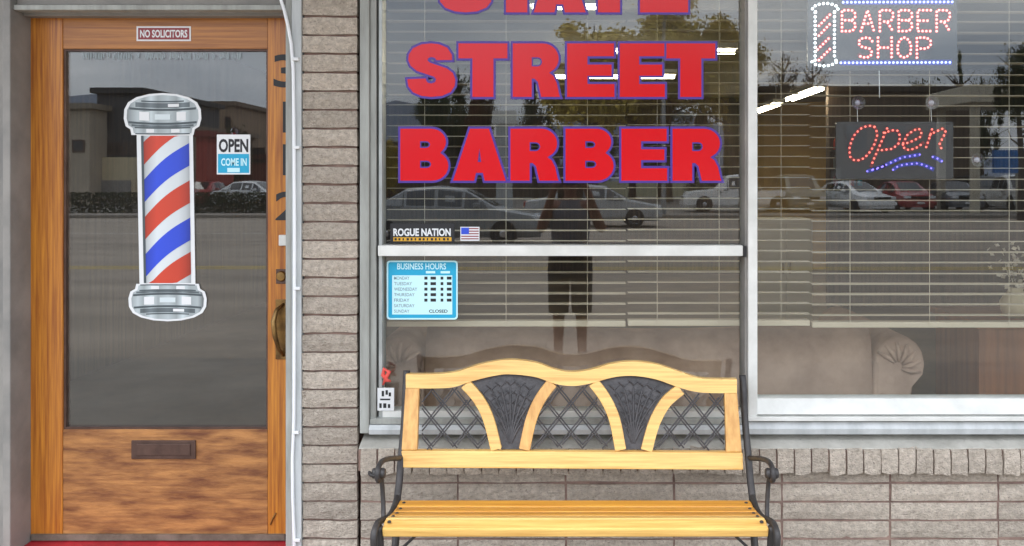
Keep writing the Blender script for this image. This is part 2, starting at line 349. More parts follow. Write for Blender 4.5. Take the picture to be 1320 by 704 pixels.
# sloped rowlock sill
sill = thing('brick_sill', 'projecting sloped sill of upright bricks capped with cement below the shop window', 'window sill')
sm = []
yF, zT, zB, yK, zK = -0.042, wz(580, -0.042), wz(611, -0.042), 0.075, wz(560, 0.05)
for k in range(7):
    rr = random.Random(300 + k); wd = 0.0575; mb = MB(); prof = []
    for i in range(3):
        x = -wd / 2 + wd * i / 2 + rr.uniform(-.001, .001)
        zb = zB + rr.uniform(-.006, .006)
        ring = [(x, yF + rr.uniform(-.004, .003), zb), (x, yF + rr.uniform(-.006, .002), (zB + zT) / 2), (x, yF + rr.uniform(-.001, .004), zT + rr.uniform(-.003, .001)), (x, yK, zK - 0.002), (x, yK, zB)]
        prof.append(ring)
    mb.rings(prof); sm.append(mb.mesh('brick', brickm))
x = wx(464, yF); k = 0
while x < X1 - 0.05:
    o = link('brick', rnd.choice(sm), sill); o.location = (x + 0.0315, rnd.uniform(-.003, .002), rnd.uniform(-.002, .001)); x += 0.0632; k += 1
MB().prism([(yF + 0.008, zB + 0.008), (yF + 0.008, zT - 0.004), (yK - .002, zK - 0.006), (yK - .002, zB + 0.008)], X0 + .004, X1 - .002, lambda a, b, c: (b, a, c)).build('mortar', mortar, sill)
MB().prism([(yF + 0.012, zT - 0.001), (yF + 0.013, zT + 0.0035), (yK + .004, zK + 0.006), (yK + .004, zK - 0.0015)], X0 + .004, X1 - .002, lambda a, b, c: (b, a, c)).build('cement_cap', cement, sill)

# ---------------------------------------------------------------- shop front above and canopy
ZW = 2.62
fas = thing('shop_fascia', 'plain grey fascia boards above the door and window', 'fascia')
for k, (a, b) in enumerate(((0.0, 0.2), (0.204, 0.404), (0.408, 0.66))): box(-2.7, 3.46, 0.02, 0.12, ZW + 0.25 + a, ZW + 0.25 + b).build('board', greyp, fas, bevel=0.004)
can = thing('entrance_canopy', 'flat grey canopy sheltering the shop front and bench', 'canopy', (0, 0, 0))
box(-2.9, 3.7, -1.55, 0.018, 2.93, 2.99).build('soffit', greyp, can)
box(-2.92, 3.72, -1.62, -1.552, 2.90, 3.13).build('front_board', greyd, can)
box(-2.9, 3.7, -1.55, 0.018, 2.994, 3.11).build('roof_deck', greyd, can)

# ---------------------------------------------------------------- window
win = thing('shop_window', 'large aluminium shop window with white mullion and transom above the brick sill', 'window')
YG = 0.055
xl = wx(463)
zf0 = wz(560, 0.0) + 0.004
box(wx(464), wx(476), -0.004, 0.15, zf0, ZW).build('outer_frame', greyp, win, bevel=0.003)
box(wx(476.3), wx(484), 0.010, 0.15, wz(544), ZW).build('inner_frame', greyp, win, bevel=0.002)
box(wx(484.3), wx(486), 0.035, 0.10, wz(541), ZW).build('gasket', rubber, win)
box(wx(486.2), wx(491), 0.022, 0.09, wz(541), ZW).build('glazing_stop', alum, win, bevel=0.002)
box(wx(960), wx(963.2), -0.002, 0.10, wz(541), ZW).build('gasket', greyd, win)
box(wx(963.5), wx(975.5), -0.014, 0.10, wz(537), ZW).build('mullion', whitep, win, bevel=0.003)
box(wx(487.5), wx(957.5), -0.006, 0.048, wz(330), wz(316.5)).build('transom', whitep, win, bevel=0.002)
box(wx(957.8), wx(961.8), -0.009, 0.045, wz(331), wz(317)).build('transom_end', rubber, win)
box(wx(491.3), wx(959.6), 0.020, 0.09, wz(538.5, .02), wz(530, .02)).build('bottom_stop', whitep, win, bevel=0.002)
box(wx(476.3), wx(962), 0.004, 0.15, wz(547.5), wz(540)).build('bottom_rail', greyp, win, bevel=0.002)
# right-hand pane frame
XR = 2.92
MB().prism([(-0.006, wz(534)), (0.03, wz(513.5, .03)), (0.09, wz(513.5, .03)), (0.09, wz(534))], wx(975.8), XR, lambda a, b, c: (b, a, c)).build('bottom_rail', whitep, win, bevel=0.002)
box(wx(963.5), XR, 0.004, 0.10, wz(537.3), wz(534.3)).build('drip_gap', greyd, win)
box(wx(962), XR, -0.022, 0.10, wz(543.2, -.022), wz(537.8, -.022)).build('ledge', whitep, win, bevel=0.002)
MB().prism([(-0.006, wz(560) + .002), (-0.012, wz(552)), (0.0, wz(544)), (0.14, wz(544)), (0.14, wz(560) + .002)], wx(962.3), XR + 0.09, lambda a, b, c: (b, a, c)).build('flashing', trimw, win)
MB().prism([(-0.008, wz(560) + .002), (-0.012, wz(553)), (0.0, wz(548)), (0.14, wz(548)), (0.14, wz(560) + .002)], wx(476.3), wx(962), lambda a, b, c: (b, a, c)).build('flashing', trimw, win)
box(XR + .002, XR + 0.09, -0.004, 0.15, wz(543), ZW).build('outer_frame', greyp, win, bevel=0.003)
box(wx(464), XR + 0.09, -0.006, 0.15, ZW + .002, ZW + 0.245).build('head_frame', greyp, win, bevel=0.003)
box(wx(489), wx(962), YG, YG + 0.006, wz(535), ZW - .002).build('pane', pane, win)
box(wx(966), XR - .002, YG, YG + 0.006, wz(520), ZW - .002).build('pane', pane, win)

# ---------------------------------------------------------------- door
YD = 0.12
df = thing('door_frame', 'grey painted door surround with stepped header around the wooden door', 'door frame')
XJ = wx(14); XT = wx(368); ZH = wz(20, YD) + 0.0
box(XJ - 0.028, XJ, -0.004, 0.22, 0.0, 2.62).build('jamb', greyd, df, bevel=0.003)
box(XJ - 0.05, XJ - 0.0285, 0.006, 0.22, 0.0, 2.62).build('jamb_step', greyd, df)
box(-2.25, XJ - 0.0505, 0.0, 0.22, 0.0, 2.62).build('side_trim', whitep, df, bevel=0.003)
box(XT, wx(376), 0.0, 0.26, 0.0, 2.62).build('side_trim', greyp, df, bevel=0.003)
box(wx(376.3), wx(389), -0.006, 0.26, 0.0, 2.62).build('side_trim', trimw, df, bevel=0.003)
ZHd = wz(19)
box(XJ + .001, XT - .001, 0.072, 0.22, wz(20.5, .072), ZHd + 0.03).build('header', greyd, df, bevel=0.003)
box(XJ + .001, XT - .001, 0.012, 0.22, wz(13, .012), wz(6, .012)).build('header_step', greyp, df, bevel=0.003)
box(XJ + .001, XT - .001, 0.032, 0.22, wz(6, .012) + .002, 2.62).build('header_board', greyd, df, bevel=0.003)
box(-2.25, wx(389), 0.0, 0.25, 2.622, 2.868).build('head_panel', greyp, df)
step = thing('door_step', 'low concrete step painted worn red below the wooden door', 'step')
box(XJ - 0.04, wx(390), -0.16, 0.0 - .008, 0.0, 0.081).build('tread_edge', redp, step, bevel=0.006)
box(XJ + .002, XT - .002, -0.006, 0.20, 0.0, 0.0805).build('tread', redp, step)
door = thing('entrance_door', 'worn orange-brown wooden door with tall glass pane and mail slot', 'door', (0, 0, 0))
XD0, XD1 = wx(38, YD), wx(345, YD) + 0.128
ZB, ZT = wz(689, YD), wz(20, YD)
gx0, gx1, gz0, gz1 = wx(80.5, YD), wx(345, YD), wz(554, YD), wz(63, YD)
box(XD0, gx0, YD, YD + 0.045, ZB, ZT).build('stile', doorw, door, bevel=0.002)
box(gx1, XD1, YD, YD + 0.045, ZB, ZT).build('stile', doorw, door, bevel=0.002)
box(gx0 + .0008, gx1 - .0008, YD + .0015, YD + 0.045, gz1, ZT).build('top_rail', doorh, door, bevel=0.002)
box(gx0 + .0008, gx1 - .0008, YD + .0015, YD + 0.045, ZB, gz0).build('bottom_panel', wornw, door, bevel=0.002)
for (a, b, c, d) in ((gx0, gx0 + .008, gz0, gz1), (gx1 - .008, gx1, gz0, gz1), (gx0 + .0085, gx1 - .0085, gz1 - .008, gz1), (gx0 + .0085, gx1 - .0085, gz0, gz0 + .008)):
    box(a, b, YD + .008, YD + .04, c, d).build('glazing_bead', bronze, door)
box(gx0 + .002, gx1 - .002, YD + 0.018, YD + 0.024, gz0 + .002, gz1 - .002).build('pane', dpane, door)
ms = pbox(169, 252, 568, 592, YD - .006, YD + .001).build('mail_slot', bronze, door, bevel=0.002)
pbox(176, 245, 572.5, 587.5, YD - .010, YD - .0062).build('flap', bronze, ms, bevel=0.0015)
mb = MB(); mb.box(wx(355.5, YD), wx(369, YD), YD - .005, YD + .001, wz(463, YD), wz(386, YD)); hb = mb.build('handle', brass, door, bevel=0.002)
MB().tube([(wx(366, YD), YD - .004, wz(392, YD)), (wx(360, YD), YD - .03, wz(398, YD)), (wx(358, YD), YD - .048, wz(412, YD)), (wx(360, YD), YD - .05, wz(430, YD)), (wx(364, YD), YD - .04, wz(448, YD)), (wx(366, YD), YD - .004, wz(458, YD))], [.006, .008, .010, .009, .007, .006], 10).build('grip', brass, hb, smooth=True)
mb = MB(); mb.lathe([(.001, -.014), (.016, -.013), (.020, -.006), (.021, .001)], (wx(363, YD), YD, wz(356, YD)), 18, 'y'); dbt = mb.build('deadbolt', brass, door, smooth=False)
pbox(355.5, 371, 347, 366, YD - .003, YD + .001).build('plate', bronze, dbt, bevel=.002)
pbox(359, 374, 303, 317, YD - .012, YD + .001).build('sensor', whitep, door, bevel=0.003)
pbox(40, 367, 689, 697, YD - .008, YD - .0005).build('weather_strip', steel, door)
MB().tube([(wx(349, YD), YD - .003, wz(676, YD)), (wx(352, YD), YD - .004, wz(668, YD)), (wx(356, YD), YD - .004, wz(661, YD))], .003, 6).build('scratch_plate', brass, door)
nm = thing('door_numbers', 'black house numbers in a column on the door edge beside the conduit', 'numbers')
for ch, p0, p1, px0, px1 in (('3', 70, 113, 352.5, 386), ('1', 131, 171, 364.5, 376), ('1', 186, 226, 364.5, 376), ('2', 247, 284, 355, 388)):
    ptext('digit', ch, pk, nm, px0, px1, p0, p1, YD - .0015, 0.02)

# stickers on the door
YS = YD + 0.0165                                        # outside face of the door glass
ns = thing('no_solicitors_sticker', 'small maroon NO SOLICITORS sticker with white border on the door top rail', 'sticker')
pbox(176, 246, 34, 53, YD - .0006, YD + .001).build('border', pw_, ns)
pbox(178, 244, 36, 51, YD - .0011, YD - .0007).build('field', pmaroon, ns)
ptext('lettering', 'NO SOLICITORS', pw_, ns, 180.5, 241.5, 38.5, 48.5, YD - .0014, 0.03)
tl = thing('door_text_strip', 'faint line of small white letters along the top of the door glass', 'lettering')
for w0, w1 in ((107, 135), (138, 142), (146, 172), (176, 182), (187, 214), (219, 246), (250, 270), (274, 279), (283, 296), (299, 312)):
    mb = MB(); q = w0
    while q < w1 - 1.5:
        wd_ = rnd.uniform(1.0, 1.5); z0_ = rnd.choice((68, 68, 70.5)); mb.box(wx(q, YS), wx(q + wd_, YS), YS - .0004, YS - .0001, wz(rnd.choice((77, 77, 75)), YS), wz(z0_, YS)); q += wd_ + rnd.uniform(.7, 1.1)
    mb.build('word', pg1, tl)
# barber pole decal: printed tones vary across the drawn cylinder
def printed_tone(name, col, xc, hw, stops):
    m = bpy.data.materials.new(name); m.use_nodes = True; t = m.node_tree; L = t.links.new; b = t.nodes['Principled BSDF']; b.inputs['Roughness'].default_value = .35
    tcn = N('ShaderNodeTexCoord', t); sx = N('ShaderNodeSeparateXYZ', t); L(tcn.outputs['Object'], sx.inputs[0]); mr = N('ShaderNodeMapRange', t)
    mr.inputs['From Min'].default_value = xc - hw; mr.inputs['From Max'].default_value = xc + hw; L(sx.outputs['X'], mr.inputs['Value'])
    rp = N('ShaderNodeValToRGB', t); L(mr.outputs[0], rp.inputs[0]); cr = rp.color_ramp
    while len(cr.elements) < len(stops): cr.elements.new(.5)
    for e, (p, f) in zip(cr.elements, stops): e.position = p; e.color = (*[min(1, c * f) for c in col], 1)
    L(rp.outputs['Color'], b.inputs['Base Color']); return m
cyl = ((0, .50), (.12, .78), (.3, 1.05), (.5, 1.0), (.75, .92), (.9, .72), (1, .48))
xcp, hwp = wx(215, YS), wx(246, YS) - wx(215, YS)
pole_red = printed_tone('pole_red', srgb(200, 66, 44), xcp, hwp, cyl); pole_blue = printed_tone('pole_blue', srgb(46, 76, 206), xcp, hwp, cyl); pole_white = printed_tone('pole_white', srgb(212, 218, 220), xcp, hwp, cyl)
chr_ = ((0, .30), (.08, .62), (.16, .95), (.24, .62), (.33, 1.15), (.42, .66), (.55, .9), (.66, .6), (.74, 1.2), (.84, .66), (.93, .8), (1, .28))
pole_chrome = printed_tone('pole_chrome', srgb(186, 196, 198), wx(212, YS), wx(262, YS) - wx(212, YS), chr_)
pole_chrome_dark = printed_tone('pole_chrome_dark', srgb(104, 114, 118), wx(212, YS), wx(262, YS) - wx(212, YS), chr_)
bp = thing('barber_pole_decal', 'printed barber pole sticker with red and blue stripes on the door glass', 'sticker')
def pl(pts, y): return [(wx(a, y), wz(b, y)) for a, b in pts]
def lay(k): return YS - 0.0008 * k
def cap(cx, cy, rx, ry, flip, name):
    s = -1 if flip else 1
    def shape(pts): return [(cx + a * rx, cy + s * b * ry) for a, b in pts]
    full = shape([(-0.8, 1.0), (-0.83, 0.74), (-0.95, 0.6), (-1.0, 0.25), (-0.985, -0.18), (-0.89, -0.5), (-0.68, -0.73), (-0.36, -0.88), (0, -0.93), (0.36, -0.88), (0.68, -0.73), (0.89, -0.5), (0.985, -0.18), (1.0, 0.25), (0.95, 0.6), (0.83, 0.74), (0.8, 1.0)])
    o = MB().prism(pl(full, lay(2)), lay(2), lay(1) - .0001).build(name, pw_, bp)
    inn = shape([(-0.74, 0.92), (-0.768, 0.683), (-0.879, 0.556), (-0.925, 0.238), (-0.911, -0.154), (-0.823, -0.445), (-0.629, -0.654), (-0.333, -0.791), (0.0, -0.836), (0.333, -0.791), (0.629, -0.654), (0.823, -0.445), (0.911, -0.154), (0.925, 0.238), (0.879, 0.556), (0.768, 0.683), (0.74, 0.92)])
    MB().prism(pl(inn, lay(3)), lay(3), lay(2) - .0001).build('cap_body', pole_chrome, o)
    def band(y0, y1, x0, x1, m_, bow=0.08, k=4, nm='band'):
        a = [(x0 + (x1 - x0) * i / 8, y0 + bow * (1 - ((x0 + (x1 - x0) * i / 8)) ** 2)) for i in range(9)]
        b = [(x0 + (x1 - x0) * i / 8, y1 + bow * (1 - ((x0 + (x1 - x0) * i / 8)) ** 2)) for i in range(8, -1, -1)]
        MB().prism(pl(shape(a + b), lay(k)), lay(k), lay(k - 1) - .0001).build(nm, m_, o)
    for y0_, y1_, xx, bw in ((-.66, -.60, .55, .10), (-.30, -.20, .86, .10), (.34, .44, .88, .10), (.60, .66, .72, .06), (.90, .95, .7, .03)): band(y0_, y1_, -xx, xx, pg2, bw)
    band(-.56, -.34, -.70, .70, pole_chrome_dark, .10, nm='sheen'); band(.47, .57, -.80, .80, pole_chrome_dark, .09, nm='sheen')
    band(-.14, .26, -.60, -.34, pw_, .10, 5, 'glint'); band(-.14, .26, .36, .60, pw_, .10, 5, 'glint'); band(-.52, -.38, .14, .42, pw_, .10, 5, 'glint')
    band(-.05, .20, -.2, .2, pg3, .10, 5, 'glint'); band(.69, .86, -.42, -.22, pw_, .04, 5, 'glint'); band(.69, .86, .22, .44, pw_, .04, 5, 'glint')
cap(209.5, 146, 50, 28, False, 'top_cap'); cap(216, 391, 50.5, 25, True, 'bottom_cap')
tubeq = [(176, 168), (248.5, 168), (252, 374), (180, 374)]
body = MB().prism(pl(tubeq, lay(1)), lay(1), YS).build('tube', pw_, bp)
def tx(u, py): f = (py - 168) / 206; a = 181.5 + 4 * f; b = 243.5 + 3 * f; return a + (b - a) * u
gr = [(tx(0, 175), 175), (tx(1, 175), 175), (tx(1, 365), 365), (tx(0, 365), 365)]
MB().prism(pl(gr, lay(2)), lay(2), lay(1) - .0001).build('tube_field', pole_white, body)
def stripe(yl, m_):                                      # yl: lower edge at the left side
    n = 10; U = [i / n for i in range(n + 1)]
    bend = lambda u: 52 * u + 5 * math.sin(math.pi * u * 1.1)
    lo = [(u, yl - bend(u)) for u in U]; hi = [(u, yl - 29 - bend(u)) for u in U]
    poly = [(tx(u, y), max(175, min(365, y))) for u, y in lo] + [(tx(u, y), max(175, min(365, y))) for u, y in reversed(hi)]
    cl = []
    for p in poly:
        if not cl or abs(p[0] - cl[-1][0]) + abs(p[1] - cl[-1][1]) > .3: cl.append(p)
    MB().prism(pl(cl, lay(3)), lay(3), lay(2) - .0001).build('stripe', m_, body)
for yl, m_ in ((216, pole_red), (264, pole_blue), (312, pole_red), (360, pole_blue), (404, pole_red)): stripe(yl, m_)
MB().prism(pl([(tx(0, 175), 175), (tx(.05, 175), 175), (tx(.05, 365), 365), (tx(0, 365), 365)], lay(4)), lay(4), lay(3) - .0001).build('edge_line', pg2, body)
# hanging OPEN sign
YI = YD + 0.026
op = thing('open_sign', 'small white and cyan OPEN COME IN sign hanging behind the door glass', 'sign')
pbox(279.5, 322.5, 173.5, 225, YD + .0125, YD + .015).build('card', pw_, op)
ptext('lettering', 'OPEN', pk, op, 282, 320, 179, 196.5, YD + .0118, 0.035)
pbox(281, 321, 198.5, 223, YD + .0119, YD + .0124).build('cyan_field', pcyan, op)
ptext('lettering', 'COME IN', plcyan, op, 285, 318, 204, 214, YD + .0114, 0.03)
pbox(293, 309, 216.5, 222, YD + .0112, YD + .0117).build('clock_box', plcyan, op)
sc = MB().lathe([(.001, -.004), (.006, -.004), (.014, .004), (.015, .006)], (wx(300, YD), YD + .009, wz(169, YD)), 14, 'y').build('suction_cup', cupm, op)

# ---------------------------------------------------------------- conduit / cable beside the door
cb = thing('wall_cable', 'thin white cable clipped down the trim beside the brick pier', 'cable')
cpts = [(wx(361), -.014, wz(-60)), (wx(364), -.014, wz(2)), (wx(368), -.014, wz(14)), (wx(373), -.014, wz(35)), (wx(377), -.014, wz(58)), (wx(379.5), -.014, wz(90)), (wx(380.5), -.014, wz(160)), (wx(381.5), -.014, wz(300)),
        (wx(381), -.014, wz(430)), (wx(380.5), -.014, wz(540)), (wx(378.5), -.014, wz(590)), (wx(379), -.014, wz(640)), (wx(381), -.014, wz(690)), (wx(382), -.014, 0.0)]
MB().tube(cpts, .0062, 8).build('cord', cablem, cb, smooth=True)
for py, px in ((76, 379.5), (190, 381), (372, 381.4), (558, 380), (697, 381.5)):
    pbox(px - 4, px + 5, py - 2, py + 2, -.022, -.0065).build('clip', pw_, cb, bevel=.0015)

# ---------------------------------------------------------------- vinyl letters on the window
def arc(cx, cy, rx, ry, a0, a1, n=10): return [(cx + rx * math.cos(R(a0 + (a1 - a0) * i / n)), cy + ry * math.sin(R(a0 + (a1 - a0) * i / n))) for i in range(n + 1)]
def ribbon(path, wv, wh):
    Lf, Rt = [], []
    for i, p in enumerate(path):
        a = path[max(i - 1, 0)]; b = path[min(i + 1, len(path) - 1)]; dx, dy = b[0] - a[0], b[1] - a[1]; l = math.hypot(dx, dy) or 1
        nx_, ny_ = -dy / l, dx / l; Lf.append((p[0] + nx_ * wv / 2, p[1] + ny_ * wh / 2)); Rt.append((p[0] - nx_ * wv / 2, p[1] - ny_ * wh / 2))
    return Lf + Rt[::-1]
G = {}
G['E'] = [[(0, 0), (1, 0), (1, .24), (.43, .24), (.43, .395), (.94, .395), (.94, .605), (.43, .605), (.43, .76), (.99, .76), (.99, 1), (0, 1)]]
G['T'] = [[(.285, 0), (.715, 0), (.715, .72), (1, .72), (1, 1), (0, 1), (0, .72), (.285, .72)]]
G['A'] = [[(0, 0), (.4, 0), (.435, .15), (.565, .15), (.6, 0), (1, 0), (.68, 1), (.32, 1)], [(.468, .36), (.532, .36), (.5, .62)]]
G['B'] = [[(0, 0)] + [(.62, 0)] + arc(.66, .285, .34, .285, -90, 60, 10) + arc(.64, .745, .31, .255, -45, 90, 10) + [(0, 1)],
          [(.41, .245), (.55, .245)] + arc(.55, .315, .09, .07, -90, 90, 6)[1:-1] + [(.55, .385), (.41, .385)], [(.41, .63), (.53, .63)] + arc(.53, .695, .09, .065, -90, 90, 6)[1:-1] + [(.53, .76), (.41, .76)]]
G['R'] = [[(0, 0), (.4, 0), (.4, .34), (.46, .34), (.53, .28), (.6, 0), (1, 0), (.98, .05), (.93, .26), (.86, .39), (.77, .45)] + arc(.64, .715, .33, .285, -42, 90, 10) + [(0, 1)],
          [(.4, .57), (.53, .57)] + arc(.53, .655, .09, .085, -90, 90, 6)[1:-1] + [(.53, .74), (.4, .74)]]
G['S'] = [[(.60, .685)] + [(.93, .69), (.925, .79), (.83, .92), (.66, .985), (.5, 1.0), (.3, .985), (.12, .91), (.03, .79), (.02, .69), (.07, .58), (.2, .485), (.4, .425), (.55, .38), (.60, .33), (.575, .275), (.5, .25), (.43, .265), (.395, .30), (.385, .345), (0, .33), (.02, .2), (.12, .085), (.3, .018), (.5, 0), (.72, .018), (.9, .09), (.985, .2), (1.0, .32), (.95, .445), (.82, .535), (.62, .595), (.47, .64), (.42, .68), (.44, .728), (.5, .745), (.56, .735), (.593, .71)]]
def offset(loop, d, hole=False):
    n = len(loop); ar = sum(loop[i][0] * loop[(i + 1) % n][1] - loop[(i + 1) % n][0] * loop[i][1] for i in range(n))
    sgn = (1 if ar > 0 else -1) * (-1 if hole else 1); o = []
    for i in range(n):
        p0, p, p1 = loop[i - 1], loop[i], loop[(i + 1) % n]
        def nrm(a, b): dx, dy = b[0] - a[0], b[1] - a[1]; l = math.hypot(dx, dy) or 1e-9; return (dy / l * sgn, -dx / l * sgn)
        n0, n1 = nrm(p0, p), nrm(p, p1); bx_, by_ = n0[0] + n1[0], n0[1] + n1[1]; q = max(0.6, (1 + n0[0] * n1[0] + n0[1] * n1[1]))
        o.append((p[0] + bx_ / q * d, p[1] + by_ / q * d))
    return o
YL = YG - 0.0018
def vinyl_word(label, y0, y1, items):
    t = thing('window_lettering', label, 'lettering')
    for k, (ch, a, b) in enumerate(items):
        xa, xb, za, zb = wx(a, YL), wx(b, YL), wz(y1, YL), wz(y0, YL)
        loops = [[(xa + p[0] * (xb - xa), za + p[1] * (zb - za)) for p in l] for l in G[ch]]
        lt = MB().prism(loops, YL, YL + .0004).build('letter', vred, t)
        ol = [offset(loops[0], .0085)] + [offset(l, -.007) if False else offset(l, .005, True) for l in loops[1:]]
        MB().prism(ol, YL + .0008 + .0005 * (k % 2), YL + .0011 + .0005 * (k % 2)).build('outline', vblue, lt)
vinyl_word('uppermost row of red blue-edged window letters, above the STREET row', -53, 16, (('S', 566, 634), ('T', 634, 698), ('A', 688, 755), ('T', 752, 818), ('E', 825, 887)))
vinyl_word('middle row of red blue-edged window letters reading STREET', 56, 125, (('S', 525, 587), ('T', 591, 654), ('R', 661, 722), ('E', 731, 792), ('E', 799, 857), ('T', 859, 922)))
vinyl_word('lowest row of red blue-edged window letters reading BARBER', 166, 233, (('B', 516, 578), ('A', 584, 652), ('R', 658, 720), ('B', 729, 791), ('E', 801, 860), ('R', 867, 930)))

# small stickers in the window
YO = YG - 0.001
rn = thing('bumper_sticker', 'black ROGUE NATION sticker with gold underline above the white transom', 'sticker')
pbox(503, 586, 288, 313, YO, YO + .0006).build('backing', pk, rn)
ptext('lettering', 'ROGUE NATION', pw_, rn, 507, 581, 294.5, 304.5, YO - .0004, .035)
pbox(507, 582, 306, 311, YO - .0005, YO - .0002).build('gold_bar', pyell, rn)
for q in range(14): pbox(508.5 + q * 5.2, 511.5 + q * 5.2 - (q % 3) * .6, 307, 310, YO - .0009, YO - .0006).build('mark', pk, rn)
fl = thing('flag_sticker', 'small stars and stripes flag sticker above the white transom', 'sticker')
pbox(593.5, 618, 292.5, 310.5, YO, YO + .0006).build('field', pw_, fl)
for k in range(5): pbox(594.5, 617, 294 + k * 3.3, 295.5 + k * 3.3, YO - .0004, YO - .0001).build('stripe', pmaroon, fl)
pbox(594.5, 604.5, 293.5, 302, YO - .0008, YO - .0005).build('canton', pblue, fl)
bh = thing('business_hours_sign', 'cyan and white business hours sign on the lower window pane', 'sign')
def rrect(a, b, c, d, r): return arc(b - r, c + r, r, r, -90, 0, 4) + arc(b - r, d - r, r, r, 0, 90, 4) + arc(a + r, d - r, r, r, 90, 180, 4) + arc(a + r, c + r, r, r, 180, 270, 4)
MB().prism(pl(rrect(498.5, 590, 336, 412, 4), YO), YO, YO + .0007).build('border', plcyan, bh)
MB().prism(pl(rrect(500.5, 588, 338, 410, 3), YO - .0006), YO - .0006, YO - .0001).build('field', pcyan, bh)
pbox(505.5, 583, 355, 405.5, YO - .0010, YO - .0007).build('panel', plcyan, bh)
ptext('lettering', 'BUSINESS HOURS', plcyan, bh, 512, 575, 339.5, 347.5, YO - .0010, .02)
for a_, b_ in ((549, 561), (568, 580)): pbox(a_, b_, 349.5, 352.5, YO - .0010, YO - .0007).build('column_heading', plcyan, bh)
for k, d in enumerate(('MONDAY', 'TUESDAY', 'WEDNESDAY', 'THURSDAY', 'FRIDAY', 'SATURDAY', 'SUNDAY')):
    y0 = 356.5 + k * 7.1
    ptext('lettering', d, pgt, bh, 508, 508 + 3.3 * len(d), y0, y0 + 4.2, YO - .0014, .01)
    if k < 5:
        for a, b in ((547, 551), (555, 562), (568, 571.5), (576, 582)): pbox(a, b, y0 + .2, y0 + 4, YO - .0014, YO - .0011).build('numeral', pk, bh)
    elif k == 6: ptext('lettering', 'CLOSED', pk, bh, 553, 577, y0, y0 + 4.2, YO - .0014, .02)
tg = thing('price_tag', 'white paper tag with black print in the lower window corner', 'tag')
pbox(486.5, 508, 500, 529.5, .016, .0165).build('paper', pw_, tg)
for a_, b_, c_, d_ in ((492, 495, 504, 511), (497, 500, 503, 509), (501, 504, 506, 511), (490, 503, 514, 516), (489, 492, 520, 526), (494, 498, 520, 526), (500, 503, 521, 526)): pbox(a_, b_, c_, d_, .0152, .0156).build('mark', pk, tg)
rb = thing('red_bow', 'small red ribbon bow above the white paper tag', 'bow')
MB().tube([(wx(493), .010, wz(497)), (wx(497), .006, wz(488)), (wx(501), .008, wz(480)), (wx(495), .004, wz(476)), (wx(493), .008, wz(484)), (wx(499), .002, wz(491)), (wx(503), .008, wz(492))], [.003, .007, .009, .008, .008, .007, .004], 8).build('loop', mat('bow_red', srgb(222, 84, 74), 0.6), rb, smooth=True)
MB().tube([(wx(495.5), .016, wz(500.5)), (wx(496), .011, wz(493))], .0012, 6).build('string', pk, rb)

# ---------------------------------------------------------------- LED signs
def resample(pts, step):
    o = [pts[0]]; acc = 0
    for a, b in zip(pts, pts[1:]):
        l = math.hypot(b[0] - a[0], b[1] - a[1]); d = step - acc
        while d <= l: f = d / l; o.append((a[0] + (b[0] - a[0]) * f, a[1] + (b[1] - a[1]) * f)); d += step
        acc = l - (d - step)
    return o
def leds(name, strokes, m, parent, step, rad, y):
    mb = MB()
    for st in strokes:
        for px, py in resample(st, step):
            mb.lathe([(rad, 0.004), (rad, -.001), (rad * .6, -.004), (.0003, -.005)], (wx(px, y), y, wz(py, y)), 8, 'y')
    o = mb.build(name, m, parent); o['kind'] = 'stuff'; return o
def printed(strokes, m, parent, wd, y):
    mb = MB()
    for st in strokes:
        for a, b in zip(st, st[1:]):
            dx, dy = b[0] - a[0], b[1] - a[1]; l = math.hypot(dx, dy) or 1; nx_, ny_ = -dy / l * wd / 2, dx / l * wd / 2
            q = [(a[0] + nx_, a[1] + ny_), (b[0] + nx_, b[1] + ny_), (b[0] - nx_, b[1] - ny_), (a[0] - nx_, a[1] - ny_)]
            mb.quad(*[(wx(u, y), y, wz(v, y)) for u, v in q])
    return mb.build('printed_trace', m, parent)
ST = {'B': [[(0, 1), (0, 0), (.75, 0), (1, .15), (1, .36), (.75, .48), (0, .48)], [(.75, .5), (1, .64), (1, .85), (.75, 1), (.1, 1)]], 'A': [[(0, 1), (.5, 0), (1, 1)], [(.25, .64), (.8, .64)]],
      'R': [[(0, 1), (0, 0), (.75, 0), (1, .14), (1, .4), (.75, .54), (.1, .54)], [(.6, .6), (1, 1)]], 'E': [[(1, 0), (0, 0), (0, 1), (1, 1)], [(.15, .5), (.85, .5)]],
      'S': [[(1, .18), (.8, .02), (.45, 0), (.1, .08), (0, .28), (.2, .45), (.8, .55), (1, .75), (.85, .95), (.5, 1), (.15, .95), (0, .8)]], 'H': [[(0, 0), (0, 1)], [(1, 0), (1, 1)], [(.15, .5), (.9, .5)]],
      'O': [[(.5, 0), (.85, .12), (1, .45), (.95, .8), (.6, 1), (.3, .98), (.05, .8), (0, .45), (.15, .12), (.45, 0)]], 'P': [[(0, 1), (0, 0), (.7, 0), (1, .15), (1, .4), (.7, .55), (.1, .55)]]}
def z1(pts): return [(1030 + a * 220 / 1291, b * 120 / 704) for a, b in pts]
YB = 0.085
ls = thing('barber_shop_led_sign', 'dotted LED sign with barber pole outline above the script Open sign', 'sign')
pbox(1041, 1234, -10, 91, YB, YB + .012).build('panel', panelk, ls, bevel=.002)
def word(w, x0, y0, x1, y1, gap, m, pm, par, step, rad, y):
    n = len(w); cw = (x1 - x0 - gap * (n - 1)) / n
    for i, ch in enumerate(w):
        st = [[(x0 + i * (cw + gap) + a * cw, y0 + b * (y1 - y0)) for a, b in s] for s in ST[ch]]
        printed(st, pm, par, 5.0, y - .0006); leds('led_letter', st, m, par, step, rad, y - .001)
word('BARBER', *z1([(325, 78)])[0], *z1([(1140, 236)])[0], 7.5, ledr, tracer, ls, 5.0, .0044, YB)
